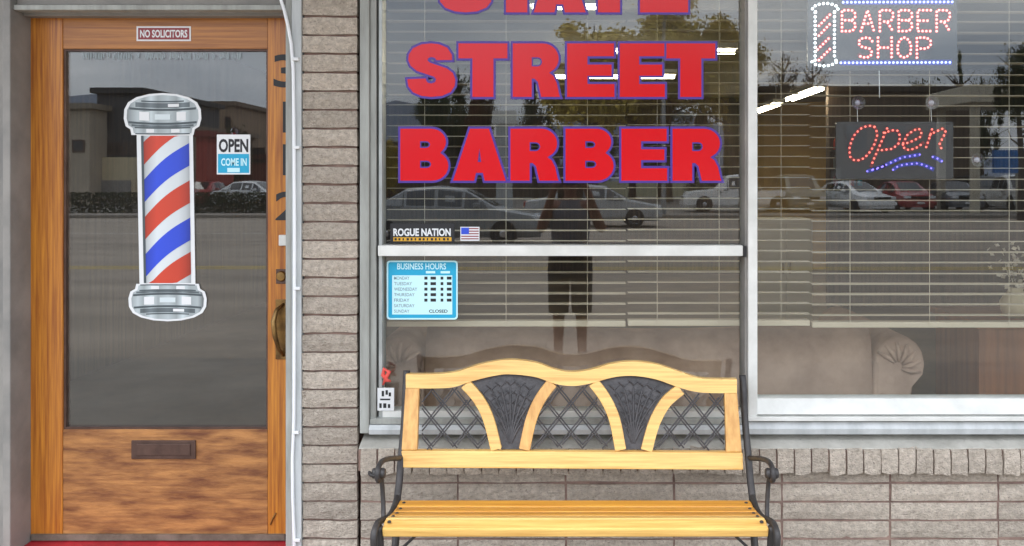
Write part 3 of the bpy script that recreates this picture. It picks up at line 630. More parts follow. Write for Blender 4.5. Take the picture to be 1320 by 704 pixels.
word('SHOP', *z1([(450, 285)])[0], *z1([(995, 436)])[0], 7.5, ledr, tracer, ls, 5.0, .0044, YB)
for py, (a, b) in ((3, (1087, 1229)), (81, (1084, 1227))):
    st = [[(a, py), (b, py - .5)]]; printed(st, traceb, ls, 7, YB - .0006); leds('led_bar', st, ledb, ls, 5.2, .0045, YB - .001)
po = [z1([(125, 90), (100, 65), (125, 42), (165, 28), (225, 26), (275, 40), (298, 65), (268, 90)]), z1([(122, 95), (122, 455)]), z1([(268, 95), (268, 450)]), z1([(122, 455), (95, 465), (125, 488), (180, 500), (240, 494), (295, 465), (268, 450)])]
leds('led_pole', po, ledw, ls, 5.6, .0052, YB - .001)
ps = [z1([(150, 195), (240, 105)]), z1([(150, 270), (240, 175)]), z1([(140, 375), (240, 275)]), z1([(150, 455), (240, 365)])]
printed(ps, tracer, ls, 6, YB - .0006); leds('led_pole_stripe', ps, ledr, ls, 5.0, .0042, YB - .001)
MB().tube([(wx(1134, YB), YB + .006, wz(91, YB)), (wx(1134.5, YB), YB + .006, wz(126, YB))], .0015, 6).build('cord', cablem, ls)
os_ = thing('open_led_sign', 'dark sign with script Open in red dotted LEDs over a blue swoosh', 'sign')
def z2(pts): return [(1060 + a * 190 / 1115, 120 + b * 120 / 704) for a, b in pts]
MB().prism(pl(rrect(1078, 1229, 157, 231, 3), YB), YB, YB + .014).build('panel', panelk, os_)
O_ = [z2([(395, 255), (360, 248), (320, 255), (285, 272), (243, 318), (220, 365), (206, 415), (208, 480), (240, 508), (280, 508), (320, 490), (365, 440), (398, 380), (415, 320), (408, 275), (392, 256)])]
p_ = [z2([(490, 268), (455, 350), (425, 420), (385, 510), (368, 560)]), z2([(465, 300), (530, 282), (570, 285), (590, 330), (575, 385), (530, 422), (450, 432)])]
e_ = [z2([(610, 390), (690, 360), (745, 330), (750, 290), (730, 270), (690, 282), (640, 320), (612, 380), (620, 420), (660, 432), (725, 408), (770, 370)])]
n_ = [z2([(830, 275), (810, 340), (785, 412)]), z2([(815, 320), (850, 295), (885, 280), (912, 268), (935, 295), (905, 350), (888, 385), (900, 418)])]
for st in (O_, p_, e_, n_): printed(st, tracer, os_, 4.0, YB - .0006); leds('led_letter', st, ledro, os_, 6.0, .0038, YB - .001)
sw = [z2([(340, 592), (430, 568), (520, 525), (605, 487), (650, 480), (740, 465)]), z2([(535, 580), (575, 552), (625, 540), (720, 532), (760, 542), (805, 560), (845, 580)]), z2([(835, 483), (870, 495), (910, 520)]), z2([(385, 578), (480, 548)])]
printed(sw, traceb, os_, 5.0, YB - .0006); leds('led_swoosh', sw, ledbo, os_, 6.5, .0034, YB - .001)
for px, py, nm_ in ((1107.5, 132, 'a'), (1203, 132, 'b'), (1262, 206, 'c')):
    s_ = thing('suction_cup', {'a': 'clear suction cup on the glass holding the O side of the Open sign', 'b': 'clear suction cup on the glass holding the n side of the Open sign', 'c': 'lone clear suction cup on the glass beside the Open sign'}[nm_], 'suction cup')
    MB().lathe([(.026, .001), (.024, .004), (.014, .011), (.007, .014), (.006, .022), (.001, .023)], (wx(px, YG), YG + .0065, wz(py, YG)), 20, 'y').build('cup', cupm, s_, smooth=True)
    MB().lathe([(.010, .010), (.009, .016), (.001, .017)], (wx(px, YG), YG + .0065, wz(py, YG)), 14, 'y').build('knob', pw_, s_, smooth=True)
    if nm_ != 'c': MB().tube([(wx(px, YG), YG + .024, wz(py, YG)), (wx(px - 1.5, YB), YB + .004, wz(158, YB))], .0012, 6).build('string', cablem, s_)

# ---------------------------------------------------------------- blinds
YBL = 0.17
def blind(x0, x1, zbot, label):
    t = thing('venetian_blind', label, 'blind'); L_ = x1 - x0
    mb = MB(); prev = []
    for i in range(5):
        a = -0.025 + 0.0125 * i; prev.append((a, 0.0022 * (1 - (a / .025) ** 2)))
    mb.prism(prev + [(a, b + .0012) for a, b in reversed(prev)], x0, x1, lambda a, b, c: (b, a, c))
    me = mb.mesh('slat', blindm); z = zbot + .045; k = 0
    while z < 2.52:
        o = link('slat', me, t); o.location = (0, YBL, z); o.rotation_euler = (R(rnd.uniform(-2.0, 2.5)), R(rnd.uniform(-.08, .08)), 0); z += 0.0405
    box(x0, x1, YBL - .024, YBL + .024, zbot, zbot + .022).build('bottom_rail', blindm, t, bevel=.003)
    box(x0, x1, YBL - .028, YBL + .028, 2.54, 2.59).build('head_rail', blindm, t)
    for f in (.16, .5, .84):
        MB().tube([(x0 + L_ * f, YBL - .027, zbot + .01), (x0 + L_ * f, YBL - .027, 2.55)], .0012, 5).build('ladder_cord', blindm, t)
ZBL = wz(420, YBL)
blind(wx(500, YBL), wx(806, YBL), ZBL, 'cream venetian blind with open slats nearest the door side')
blind(wx(809, YBL), wx(1042, YBL), ZBL + .003, 'cream venetian blind with open slats behind the white mullion')
blind(wx(1045, YBL), wx(1045, YBL) + 0.9, ZBL - .004, 'cream venetian blind with open slats behind the LED signs')
blind(wx(1045, YBL) + 0.91, 2.88, ZBL, 'cream venetian blind with open slats at the end away from the door')

# ---------------------------------------------------------------- interior
struct('interior_floor', box(-3.4, 6.4, 0.30, 10.3, -0.1, 0.09), floorin)
struct('interior_ceiling', box(-3.4, 6.4, 0.16, 10.3, 2.66, 2.76), ceilm)
struct('interior_back_wall', box(-3.4, 6.4, 10.3, 10.4, -0.1, 2.76), wallin)
struct('interior_side_wall', box(-3.5, -3.404, 0.30, 10.3, -0.1, 2.76), darkin)
struct('interior_side_wall', box(6.404, 6.5, 0.30, 10.3, -0.1, 2.76), darkin)
struct('interior_front_wall', box(-3.4, -2.3, 0.345, 0.42, 0.09, 2.655), darkin)
struct('interior_front_wall', box(3.05, 6.4, 0.345, 0.42, 0.09, 2.655), darkin)
struct('interior_window_wall', box(-.76, 3.04, 0.145, 0.22, 0.0, 0.50), darkin)
struct('interior_partition', box(wx(1068, 6.2), 6.4, 6.2, 6.3, 0.094, 2.655), darkin)
struct('interior_partition', box(-3.4, wx(965, 9.6), 9.6, 9.7, 0.094, 2.655), darkin)
def lamp(x, y, z, L_, along, label):
    t = thing('fluorescent_lamp', label, 'lamp', (x, y, z), 0 if along == 'x' else R(90), 'fluorescent ceiling lamps')
    box(-L_ / 2, L_ / 2, -.07, .07, .035, .08).build('housing', whitep, t)
    for s in (-1,) if along == 'x' else (-1, 1): MB().tube([(-L_ / 2 + .02, s * .035, .012), (L_ / 2 - .02, s * .035, .012)], .014, 8).build('tube', tubem, t)
    for s in (-1, 1): MB().tube([(s * L_ / 2 * .8, 0, .08), (s * L_ / 2 * .8, 0, 2.66 - z)], .006, 6).build('hanger', whitep, t)
zl = 2.40
for y, xs in ((1.7, (0.02,)), (3.35, (0.62,)), (4.95, (0.36,))):
    for x in xs: lamp(x, y, zl, 1.25 if y > 2 else .5, 'x', 'short lit fluorescent lamp hanging just behind the topmost red letters' if y < 2 else 'long lit fluorescent lamp crossing behind the tops of the STREET letters' if y < 4 else 'long lit fluorescent lamp crossing behind the feet of the STREET letters')
for y in (6.65, 8.5): lamp(2.62, y, zl, 1.3, 'y', 'slanting lit fluorescent lamp by the yellow wall, ' + ('nearer the LED signs' if y < 7 else 'nearer the white mullion'))
# sofa, back to the window
so = thing('sofa', 'taupe rolled-arm sofa standing with its back to the window', 'sofa', (0, 0, 0))
sy = 0.40
sx0, sx1 = wx(548, sy), wx(1124, sy); zt = wz(424, sy)
mb = MB(); rings = []
for i in range(13):
    f = i / 12; x = sx0 + (sx1 - sx0) * f; sag = -.012 * math.sin(math.pi * f) + .006 * math.sin(9 * f)
    rings.append([(x, sy, .13), (x, sy - .004, .6), (x, sy + .01, zt - .05 + sag), (x, sy + .05, zt - .008 + sag), (x, sy + .12, zt + sag), (x, sy + .2, zt - .03 + sag), (x, sy + .24, .5), (x, sy + .24, .13)])
mb.rings(rings).build('back', sofam, so, smooth=True)
mb = MB(); mb.box(sx0, sx1, sy + .245, sy + .88, .13, .46); mb.build('seat', sofam, so, bevel=.04)
for s, cx_ in ((-1, sx0), (1, sx1)):
    mb = MB(); rings = []
    for j, (yy, sc_) in enumerate(((sy - .012, .80), (sy - .006, .95), (sy + .01, 1.0), (sy + .45, 1.0), (sy + .86, 1.0), (sy + .88, .9))):
        out_ = [(0.0, .13), (.15, .13), (.15, .45), (.165, .55)] + [(.11 + .105 * math.cos(a), .64 + .115 * math.sin(a)) for a in [R(-20 + 22 * q) for q in range(10)]] + [(0.0, .66)]
        cxm, czm = .09, .5
        rings.append([(cx_ + s * (cxm + (a - cxm) * sc_ + .004), yy, czm + (b - czm) * sc_ + .06 * (b > .4)) for a, b in out_])
    arm = mb.rings(rings).build('arm', sofam, so, smooth=True)
    for q in range(7):                                   # gathered pleats on the scroll
        a = R(-30 + 26 * q); c0 = (cx_ + s * .10, sy - .014, .69)
        MB().tube([(c0[0] + s * .02 * math.cos(a), c0[1], c0[2] + .02 * math.sin(a)), (c0[0] + s * .06 * math.cos(a + .2), c0[1] - .006, c0[2] + .06 * math.sin(a + .2)), (c0[0] + s * .10 * math.cos(a + .3), c0[1] + .004, c0[2] + .10 * math.sin(a + .3))], [.004, .011, .006], 6).build('pleat', sofam, arm, smooth=True)
    for yy in (sy + .06, sy + .82): box(cx_ + s * .03, cx_ + s * .09, yy, yy + .05, .09, .128).build('foot', darkin, so)
for k in range(3):
    a = sx0 + (sx1 - sx0) * k / 3 + .01; b = sx0 + (sx1 - sx0) * (k + 1) / 3 - .01
    box(a, b, sy + .30, sy + .87, .462, .58).build('seat_cushion', sofam, so, bevel=.04)
cab = thing('wood_cabinet', 'brown wooden cabinet beyond the sofa arm by the window', 'cabinet')
box(wx(1262, .5), wx(1262, .5) + 1.0, .5, .95, .09, wz(424, .5)).build('body', cabm, cab, bevel=.004)
box(wx(1262, .5) - .02, wx(1262, .5) + 1.02, .48, .97, wz(424, .5) + .001, wz(424, .5) + .03).build('top', cabm, cab, bevel=.004)
va = thing('flower_vase', 'vase of pale dried flowers on the wooden cabinet', 'vase', (wx(1312, .6), .62, wz(424, .5) + .031))
MB().lathe([(.04, 0), (.06, .03), (.065, .07), (.03, .12), (.035, .13)], n=16).build('vase_body', beigem, va, smooth=True)
fm = mat('dried_flower', srgb(214, 204, 186), .8); mb = MB()
for k in range(60):
    a, r_, h = rnd.uniform(0, 6.28), rnd.uniform(0, .12), rnd.uniform(.13, .34)
    c = Vector((r_ * math.cos(a), r_ * math.sin(a), h)); s_ = .012
    for q in range(2):
        d1 = Vector((rnd.uniform(-1, 1), rnd.uniform(-1, 1), rnd.uniform(-1, 1))).normalized() * s_; d2 = d1.orthogonal().normalized() * s_
        mb.quad(c + d1, c + d2, c - d1, c - d2)
mb.build('flowers', fm, va)['kind'] = 'stuff'
mb = MB()
for k in range(8): a = k * .8; mb.tube([(0, 0, .1), (.05 * math.cos(a), .05 * math.sin(a), .26)], .002, 5)
mb.build('stems', grassm, va)['kind'] = 'stuff'
cu = thing('beige_cupboard', 'low beige double-door cupboard standing inside by the yellow wall', 'cupboard')
box(1.74, 2.24, 4.9, 5.3, .094, 1.10).build('body', beigem, cu, bevel=.004)
for a, b in ((1.75, 1.985), (1.995, 2.23)):
    d_ = box(a, b, 4.88, 4.899, .14, 1.06).build('cupboard_door', beigem, cu, bevel=.003); box((a + b) / 2 + (.08 if a < 1.9 else -.1), (a + b) / 2 + (.1 if a < 1.9 else -.08), 4.865, 4.879, .6, .7).build('knob', brass, d_)
pb = thing('wall_rack', 'dark rack of red and grey bottles on the yellow interior wall', 'rack')
box(2.75, 3.1, 6.1, 6.195, 1.35, 1.95).build('back_board', darkin, pb)
for k in range(3):
    s_ = box(2.74, 3.11, 6.0, 6.098, 1.38 + .19 * k, 1.40 + .19 * k).build('shelf', darkin, pb)
    for q in range(4): MB().lathe([(.025, 0), (.025, .09), (.01, .11), (.01, .13)], (2.8 + .085 * q, 6.05, 1.401 + .19 * k), 8).build('bottle', [pmaroon, pg1, pred, pcyan][(k + q) % 4], s_)

# ---------------------------------------------------------------- bench
be = thing('park_bench', 'yellow wooden bench with black iron ends and scalloped lattice backrest', 'bench', (0, 0, 0))
YB0, YB1 = -0.1893, -0.0796                                  # backrest plane: bottom, top
PB0, PB1 = 602.0, 463.0
def by(py): return YB0 + (YB1 - YB0) * (PB0 - py) / (PB0 - PB1)
def bpnt(px, py, off=0.0):                                # a point of the reclined back panel, off = toward the sitter
    y = by(py); return Vector((wx(px, y), y - off, wz(py, y)))
def bprism(loops, o0, o1):
    return MB().prism(loops, o0, o1, lambda a, o, b: tuple(bpnt(a, b, -o)))
def curve(pts, n=6):                                      # Catmull-Rom
    o = []; P_ = [pts[0]] + list(pts) + [pts[-1]]
    for i in range(1, len(P_) - 2):
        for k in range(n):
            t = k / n; q = []
            for d in range(len(pts[0])):
                a, b, c, e = P_[i - 1][d], P_[i][d], P_[i + 1][d], P_[i + 2][d]
                q.append(.5 * (2 * b + (c - a) * t + (2 * a - 5 * b + 4 * c - e) * t * t + (3 * b - a - 3 * c + e) * t ** 3))
            o.append(tuple(q))
    return o + [tuple(pts[-1])]
topE = curve([(524, 481.5), (560, 481.5), (590, 478), (620, 468.5), (655, 463), (690, 466.5), (716, 475.5), (738, 478.5), (762, 475.5), (788, 468), (815, 465), (845, 468.5), (878, 479), (905, 487), (949, 488)])
botE = curve([(524, 499.5), (560, 499.5), (585, 498), (610, 490), (640, 483), (660, 481.5), (690, 485), (715, 493.5), (738, 496.5), (762, 493), (790, 485.5), (815, 483.5), (845, 488), (878, 499.5), (905, 505), (949, 505.5)])
bprism(topE + botE[::-1], -.014, .014).build('top_rail', benchw, be, bevel=.004)
bprism([(518, 579.5), (956.5, 582), (957.5, 604.5), (517, 601.5)], -.014, .014).build('bottom_rail', benchw, be, bevel=.004)
bprism([(523.5, 499.8), (541, 499.8), (538.5, 579.2), (518.5, 579.2)], -.013, .013).build('side_rail', benchv, be, bevel=.003)
bprism([(933, 505.8), (949.5, 505.8), (955.5, 581.6), (935.5, 581.6)], -.013, .013).build('side_rail', benchv, be, bevel=.003)
slats = [[(600, 494.5), (617, 514), (630, 540), (640, 579.3)], [(712, 493), (697, 513), (685, 540), (676, 579.5)], [(765, 492.5), (780, 513), (792, 540), (800, 580)], [(877, 501.5), (858, 518), (843, 545), (833, 580.3)]]
for sl_ in slats:
    c_ = curve(sl_, 5); c_[-1] = (c_[-1][0], c_[-1][1] - .6)
    bprism(ribbon(c_, 14.5, 14.5), -.011, .009).build('curved_slat', benchv if sl_ is slats[1] else benchw, be, bevel=.003)
def yat(edge, px):
    for a, b in zip(edge, edge[1:]):
        if a[0] <= px <= b[0]: return a[1] + (b[1] - a[1]) * (px - a[0]) / max(1e-6, b[0] - a[0])
    return edge[-1][1]
def xat(sl_, py):
    c_ = curve(sl_, 8)
    for a, b in zip(c_, c_[1:]):
        if a[1] <= py <= b[1]: return a[0] + (b[0] - a[0]) * (py - a[1]) / max(1e-6, b[1] - a[1])
    return c_[0][0] if py < c_[0][1] else c_[-1][0]
def clipbar(p, q, inside):
    seg = None; n = 40; run = []
    for i in range(n + 1):
        f = i / n; a = (p[0] + (q[0] - p[0]) * f, p[1] + (q[1] - p[1]) * f)
        if inside(*a): run.append(a)
        elif run: break
    return (run[0], run[-1]) if len(run) > 2 else None
def lattice(x0, x1, inside, label=None):
    t = link('lattice_panel', None, be); t.location = (0, 0, 0)
    for s in (1, -1):
        c = -260
        while c < 760:
            p, q = ((x0 - 10, 500 + c - 250), (x0 + 250, 500 + c + 70)) if s > 0 else ((x0 - 10, 500 + c + 70), (x0 + 250, 500 + c - 250))
            for dd in (-2.5, 2.5):
                r_ = clipbar((p[0], p[1] + dd), (q[0], q[1] + dd), inside)
                if r_:
                    a, b = bpnt(*r_[0], s * .0012), bpnt(*r_[1], s * .0012)
                    MB().tube([a, b], .0029, 6).build('lattice_bar', castm, t)
            c += 37
lattice(541, 640, lambda x, y: 541 < x < xat(slats[0], y) - 6 and yat(botE, x) < y < 580)
lattice(676, 800, lambda x, y: xat(slats[1], y) + 6 < x < xat(slats[2], y) - 6 and yat(botE, x) < y < 580)
lattice(833, 936, lambda x, y: xat(slats[3], y) + 6 < x < 936 and yat(botE, x) < y < 581)
for A, B in ((slats[0], slats[1]), (slats[2], slats[3])):  # dark cast fans with leaf relief
    ys = [496 + (579 - 496) * i / 10 for i in range(11)]
    xl_, xr_ = xat(A, 496) + 2, xat(B, 496) - 2
    tops = [(xr_ + (xl_ - xr_) * i / 12, yat(botE, xr_ + (xl_ - xr_) * i / 12) - 2) for i in range(13)]
    loop = [(xat(A, y) + 4, y) for y in ys] + [(xat(B, y) - 4, y) for y in reversed(ys)] + tops
    fan = bprism(loop, .001, .006).build('cast_fan', castm, be)
    cx0 = (A[-1][0] + B[-1][0]) / 2
    for k in range(9):
        f = -1 + k / 4; ang = f * .62; ln = 84 - 6 * abs(f)
        pts = []
        for i in range(7):
            r_ = 10 + (ln - 10) * i / 6; pts.append((cx0 + r_ * math.sin(ang * (.25 + .75 * i / 6)), 580 - r_ * math.cos(ang * .9)))
        pts = [p for p in pts if xat(A, p[1]) + 8 < p[0] < xat(B, p[1]) - 8 and p[1] > yat(botE, p[0]) + 3]
        if len(pts) > 2:
            MB().tube([bpnt(*p, .001) for p in pts], [.002] + [.0042] * (len(pts) - 2) + [.001], 6).build('rib', castm, fan)
            mb = MB()
            for i, p in enumerate(pts[2:]):
                for s in (-1, 1):
                    q = (p[0] + s * 7, p[1] - 6)
                    if xat(A, q[1]) + 7 < q[0] < xat(B, q[1]) - 7 and q[1] > yat(botE, q[0]) + 3: mb.tube([bpnt(*p, .001), bpnt(*q, .003)], [.003, .0008], 5)
            if mb.v: mb.build('leaflet', castm, fan)
# seat slats
yf, yb_ = -0.655, -0.395
prof = curve([(-0.2624, 0.3778), (-0.3251, 0.3767), (-0.4087, 0.3862), (-0.4818, 0.4018), (-0.5288, 0.407), (-0.557, 0.3903)], 8)
xs0, xs1 = wx(494, -0.534), wx(989.5, -0.534)
tot = [0]
for a, b in zip(prof, prof[1:]): tot.append(tot[-1] + math.hypot(b[0] - a[0], b[1] - a[1]))
def pat(s):
    for i in range(len(prof) - 1):
        if tot[i] <= s <= tot[i + 1] + 1e-9: f = (s - tot[i]) / (tot[i + 1] - tot[i]); return Vector((0, prof[i][0] + (prof[i + 1][0] - prof[i][0]) * f, prof[i][1] + (prof[i + 1][1] - prof[i][1]) * f))
    return Vector((0, *prof[-1]))
nsl = 5; pit = tot[-1] / nsl
for k in range(nsl):
    a, b = pat(k * pit + .004), pat((k + 1) * pit - .004); d = (b - a).normalized(); n_v = Vector((0, d.z, -d.y)); n_v = n_v if n_v.z > 0 else -n_v
    th = .021 if k < nsl - 1 else .03
    q = [a, b, b - n_v * th, a - n_v * th]
    MB().prism([(p.y, p.z) for p in q], xs0, xs1, lambda u, v, w_: (v, u, w_)).build('seat_slat', benchw if k > 2 else bencho, be, bevel=.005)
for k in range(nsl):
    a = pat((k + .5) * pit); 
    for xx in (xs0 + .018, xs1 - .018): MB().lathe([(.006, -.002), (.006, .002), (.003, .004), (.0003, .0045)], (xx, a.y, a.z), 8).build('bolt', iron, be)
# iron ends
for s, xe in ((-1, xs0 - .012), (1, xs1 + .012)):
    t = link('iron_end', None, be)
    yT = by(480)
    post = curve([(xe, YB1 + .002, wz(478 if s < 0 else 484, YB1)), (xe, -0.1005, 0.6974), (xe, -0.1287, 0.593), (xe, -0.1872, 0.4885), (xe, -0.2154, 0.4258), (xe, -0.2468, 0.3841), (xe, -0.2624, 0.3579)], 5)
    MB().tube(post, .0125, 8).build('back_post', iron, t, smooth=True)
    rail = curve([(xe, -0.2468, 0.3841), (xe, -0.3251, 0.3653), (xe, -0.4087, 0.3715), (xe + s * .004, -0.4818, 0.3914), (xe + s * .006, -0.5393, 0.4018), (xe + s * .008, -0.5737, 0.3862), (xe + s * .008, -0.5758, 0.3527), (xe + s * .008, -0.557, 0.3371)], 5)
    MB().tube(rail, .0105, 8).build('seat_rail', iron, t, smooth=True)
    armc = curve([(xe, -0.181, 0.4937), (xe + s * .006, -0.2311, 0.5073), (xe + s * .012, -0.3147, 0.5324), (xe + s * .015, -0.3982, 0.5533), (xe + s * .016, -0.4505, 0.5585), (xe + s * .016, -0.4818, 0.5491), (xe + s * .016, -0.4881, 0.5272), (xe + s * .016, -0.4693, 0.5125), (xe + s * .016, -0.4484, 0.523), (xe + s * .016, -0.4547, 0.5408)], 5)
    MB().tube(armc, .0088, 8).build('armrest', iron, t, smooth=True)
    MB().lathe([(.001, -.021), (.014, -.02), (.0165, -.015), (.0165, .015), (.014, .02), (.001, .021)], (xe + s * .016, -0.4672, 0.5345), 14, 'x').build('scroll_boss', iron, t, smooth=True)
    MB().tube(curve([(xe + s * .016, -0.4505, 0.5408), (xe + s * .014, -0.4296, 0.4885), (xe + s * .010, -0.4296, 0.4258), (xe + s * .006, -0.4452, 0.3841)], 5), .0075, 8).build('arm_support', iron, t, smooth=True)
    if s < 0: MB().tube(curve([(xe + s * .018, -0.4818, 0.5303), (xe + s * .034, -0.4818, 0.533), (xe + s * .042, -0.4818, 0.538), (xe + s * .04, -0.4818, 0.545)], 5), [.006] * 15 + [.004], 6).build('curl', iron, t, smooth=True)
    MB().tube(curve([(xe, -0.5393, 0.3945), (xe, -0.5131, 0.29), (xe, -0.4609, 0.1856), (xe, -0.4818, 0.0602), (xe, -0.5445, 0.012)], 6), .0125, 8).build('leg', iron, t, smooth=True)
    MB().tube(curve([(xe, -0.2572, 0.3684), (xe, -0.2729, 0.2692), (xe, -0.2938, 0.1856), (xe, -0.2311, 0.0602), (xe, -0.158, 0.012)], 6), .0125, 8).build('leg', iron, t, smooth=True)
    MB().tube(curve([(xe, -0.4609, 0.196), (xe, -0.3982, 0.2483), (xe, -0.3356, 0.2378), (xe, -0.2938, 0.1856)], 6), .009, 8).build('leg_scroll', iron, t, smooth=True)
    for yy in (-0.5445, -0.158): MB().lathe([(.02, 0), (.018, .01), (.012, .014)], (xe, yy, 0), 10).build('foot', iron, t)
MB().tube([(xs0 + .01, -0.3773, 0.3579), (0.0, -0.3773, 0.3109), (xs1 - .01, -0.3773, 0.3579)], .005, 6).build('tie_rod', iron, be)
for s, xe in ((1, xs0 - .012), (-1, xs1 + .012)):
    MB().tube([(xe, -0.4818, 0.2483), (xe + s * .14, -0.4818, 0.3788)], .005, 6).build('brace', iron, be)

# ---------------------------------------------------------------- person taking the photograph
pe = thing('person', 'person in grey tank top and dark shorts holding up a phone, reflected in the glass', 'person', (0, -3.66, 0))
skin = mat('skin', srgb(120, 74, 56), .6); hair = mat('hair', srgb(44, 28, 22), .6, bump=.4, bscale=60, scale=10); topm = mat('grey_cotton', srgb(96, 98, 108), .9); shm = mat('black_cotton', srgb(26, 25, 28), .9); shoem = mat('shoe', srgb(60, 56, 54), .7)
V, E, RD = [], [], []
def node(p, r, prev=None):
    V.append(p); RD.append(r if isinstance(r, tuple) else (r, r)); i = len(V) - 1
    if prev is not None: E.append((prev, i))
    return i
pel = node((0, 0, .84), (.135, .105)); wa = node((0, .01, .97), (.115, .09), pel); ch = node((0, 0, 1.15), (.135, .10), wa); nb = node((0, -.01, 1.30), (.07, .06), ch); nk = node((0, 0, 1.36), .05, nb)
hd = node((0, .015, 1.42), (.07, .075), nk); h2 = node((0, .01, 1.50), (.078, .09), hd); node((0, 0, 1.56), (.06, .07), h2)
for s in (-1, 1):
    sh = node((s * .155, -.005, 1.265), .055, ch); el_ = node((s * (.235 if s < 0 else .255), .13, 1.06), .04, sh); wr = node((s * .12, .335, 1.40), .027, el_); hp = node((s * .092, .362, 1.45), (.022, .03), wr)
    for q, (dz, dy) in enumerate(((.028, .0), (.012, .006), (-.006, .006), (-.022, .002))):
        f1 = node((s * .088, .385 + dy, 1.455 + dz), .009, hp); f2 = node((s * .066, .401 + dy * .3, 1.457 + dz), .008, f1); node((s * (.045 + .004 * q), .401, 1.456 + dz), .007, f2)
    t1 = node((s * .085, .352, 1.478), .010, hp); node((s * .058, .366, 1.485), .008, t1)
    hip = node((s * .085, 0, .77), .085, pel); kn = node((s * .09, .02, .45), .055, hip); an = node((s * .095, -.01, .09), .038, kn); node((s * .11, .12, .04), .036, an)
me = bpy.data.meshes.new('body'); me.from_pydata(V, E, []); me.materials.append(skin)
bo = link('body', me, pe); sk = bo.modifiers.new('skin', 'SKIN'); sk.use_smooth_shade = True
if not me.skin_vertices: me.skin_vertices_add() if hasattr(me, 'skin_vertices_add') else None
for i, sv in enumerate(me.skin_vertices[0].data): sv.radius = RD[i]; sv.use_root = (i == 0)
ss = bo.modifiers.new('sub', 'SUBSURF'); ss.levels = 1; ss.render_levels = 2
def ell(cx, cy, z, rx, ry, n=20): return [(cx + rx * math.cos(2 * math.pi * k / n), cy + ry * math.sin(2 * math.pi * k / n), z) for k in range(n)]
MB().rings([ell(0, .0, .84, .165, .13), ell(0, .005, .95, .145, .115), ell(0, .0, 1.1, .16, .125), ell(0, -.005, 1.2, .165, .115), ell(0, -.01, 1.27, .12, .085), ell(0, -.01, 1.30, .085, .07)], False).build('tank_top', topm, pe, smooth=True)
MB().rings([ell(0, 0, .93, .15, .12), ell(0, 0, .84, .175, .135), ell(0, 0, .74, .18, .14), ell(0, .0, .70, .176, .13)], False).build('shorts_waist', shm, pe, smooth=True)
for s in (-1, 1): MB().rings([ell(s * .088, 0, .76, .092, .12), ell(s * .09, .005, .6, .086, .10), ell(s * .092, .015, .41, .08, .085)], False).build('shorts_leg', shm, pe, smooth=True)
for s in (-1, 1): MB().rings([ell(s * .10, .05, 0, .045, .13), ell(s * .10, .05, .03, .047, .132), ell(s * .10, .03, .07, .042, .10), ell(s * .097, 0, .10, .04, .055)]).build('shoe', shoem, pe, smooth=True)
MB().rings([ell(0, -.045, 1.30, .10, .05), ell(0, -.04, 1.40, .108, .075), ell(0, -.03, 1.48, .105, .09), ell(0, -.015, 1.56, .092, .095), ell(0, -.005, 1.61, .06, .065), ell(0, 0, 1.625, .01, .01)]).build('hair', hair, pe, smooth=True)
MB().tube([(0, .085, 1.515), (0, .112, 1.475), (0, .092, 1.468)], [.008, .013, .006], 8).build('nose', skin, pe, smooth=True)
for s in (-1, 1): MB().lathe([(.001, .0), (.011, -.003), (.001, -.006)], (s * .032, .1, 1.505), 10, 'y').build('eye', pk, pe)
MB().tube([(-.025, .09, 1.44), (0, .098, 1.438), (.025, .09, 1.44)], .005, 6).build('mouth', pmaroon, pe)
ph = thing('phone', 'dark phone held sideways by the person reflected in the glass', 'phone', (0, -3.268, 1.4595))
box(-.078, .078, -.004, .004, -.038, .038).build('case', rubber, ph, bevel=.003)
MB().lathe([(.007, .004), (.007, .006), (.001, .0062)], (-.055, 0, .02), 14, 'y').build('lens', pk, ph)

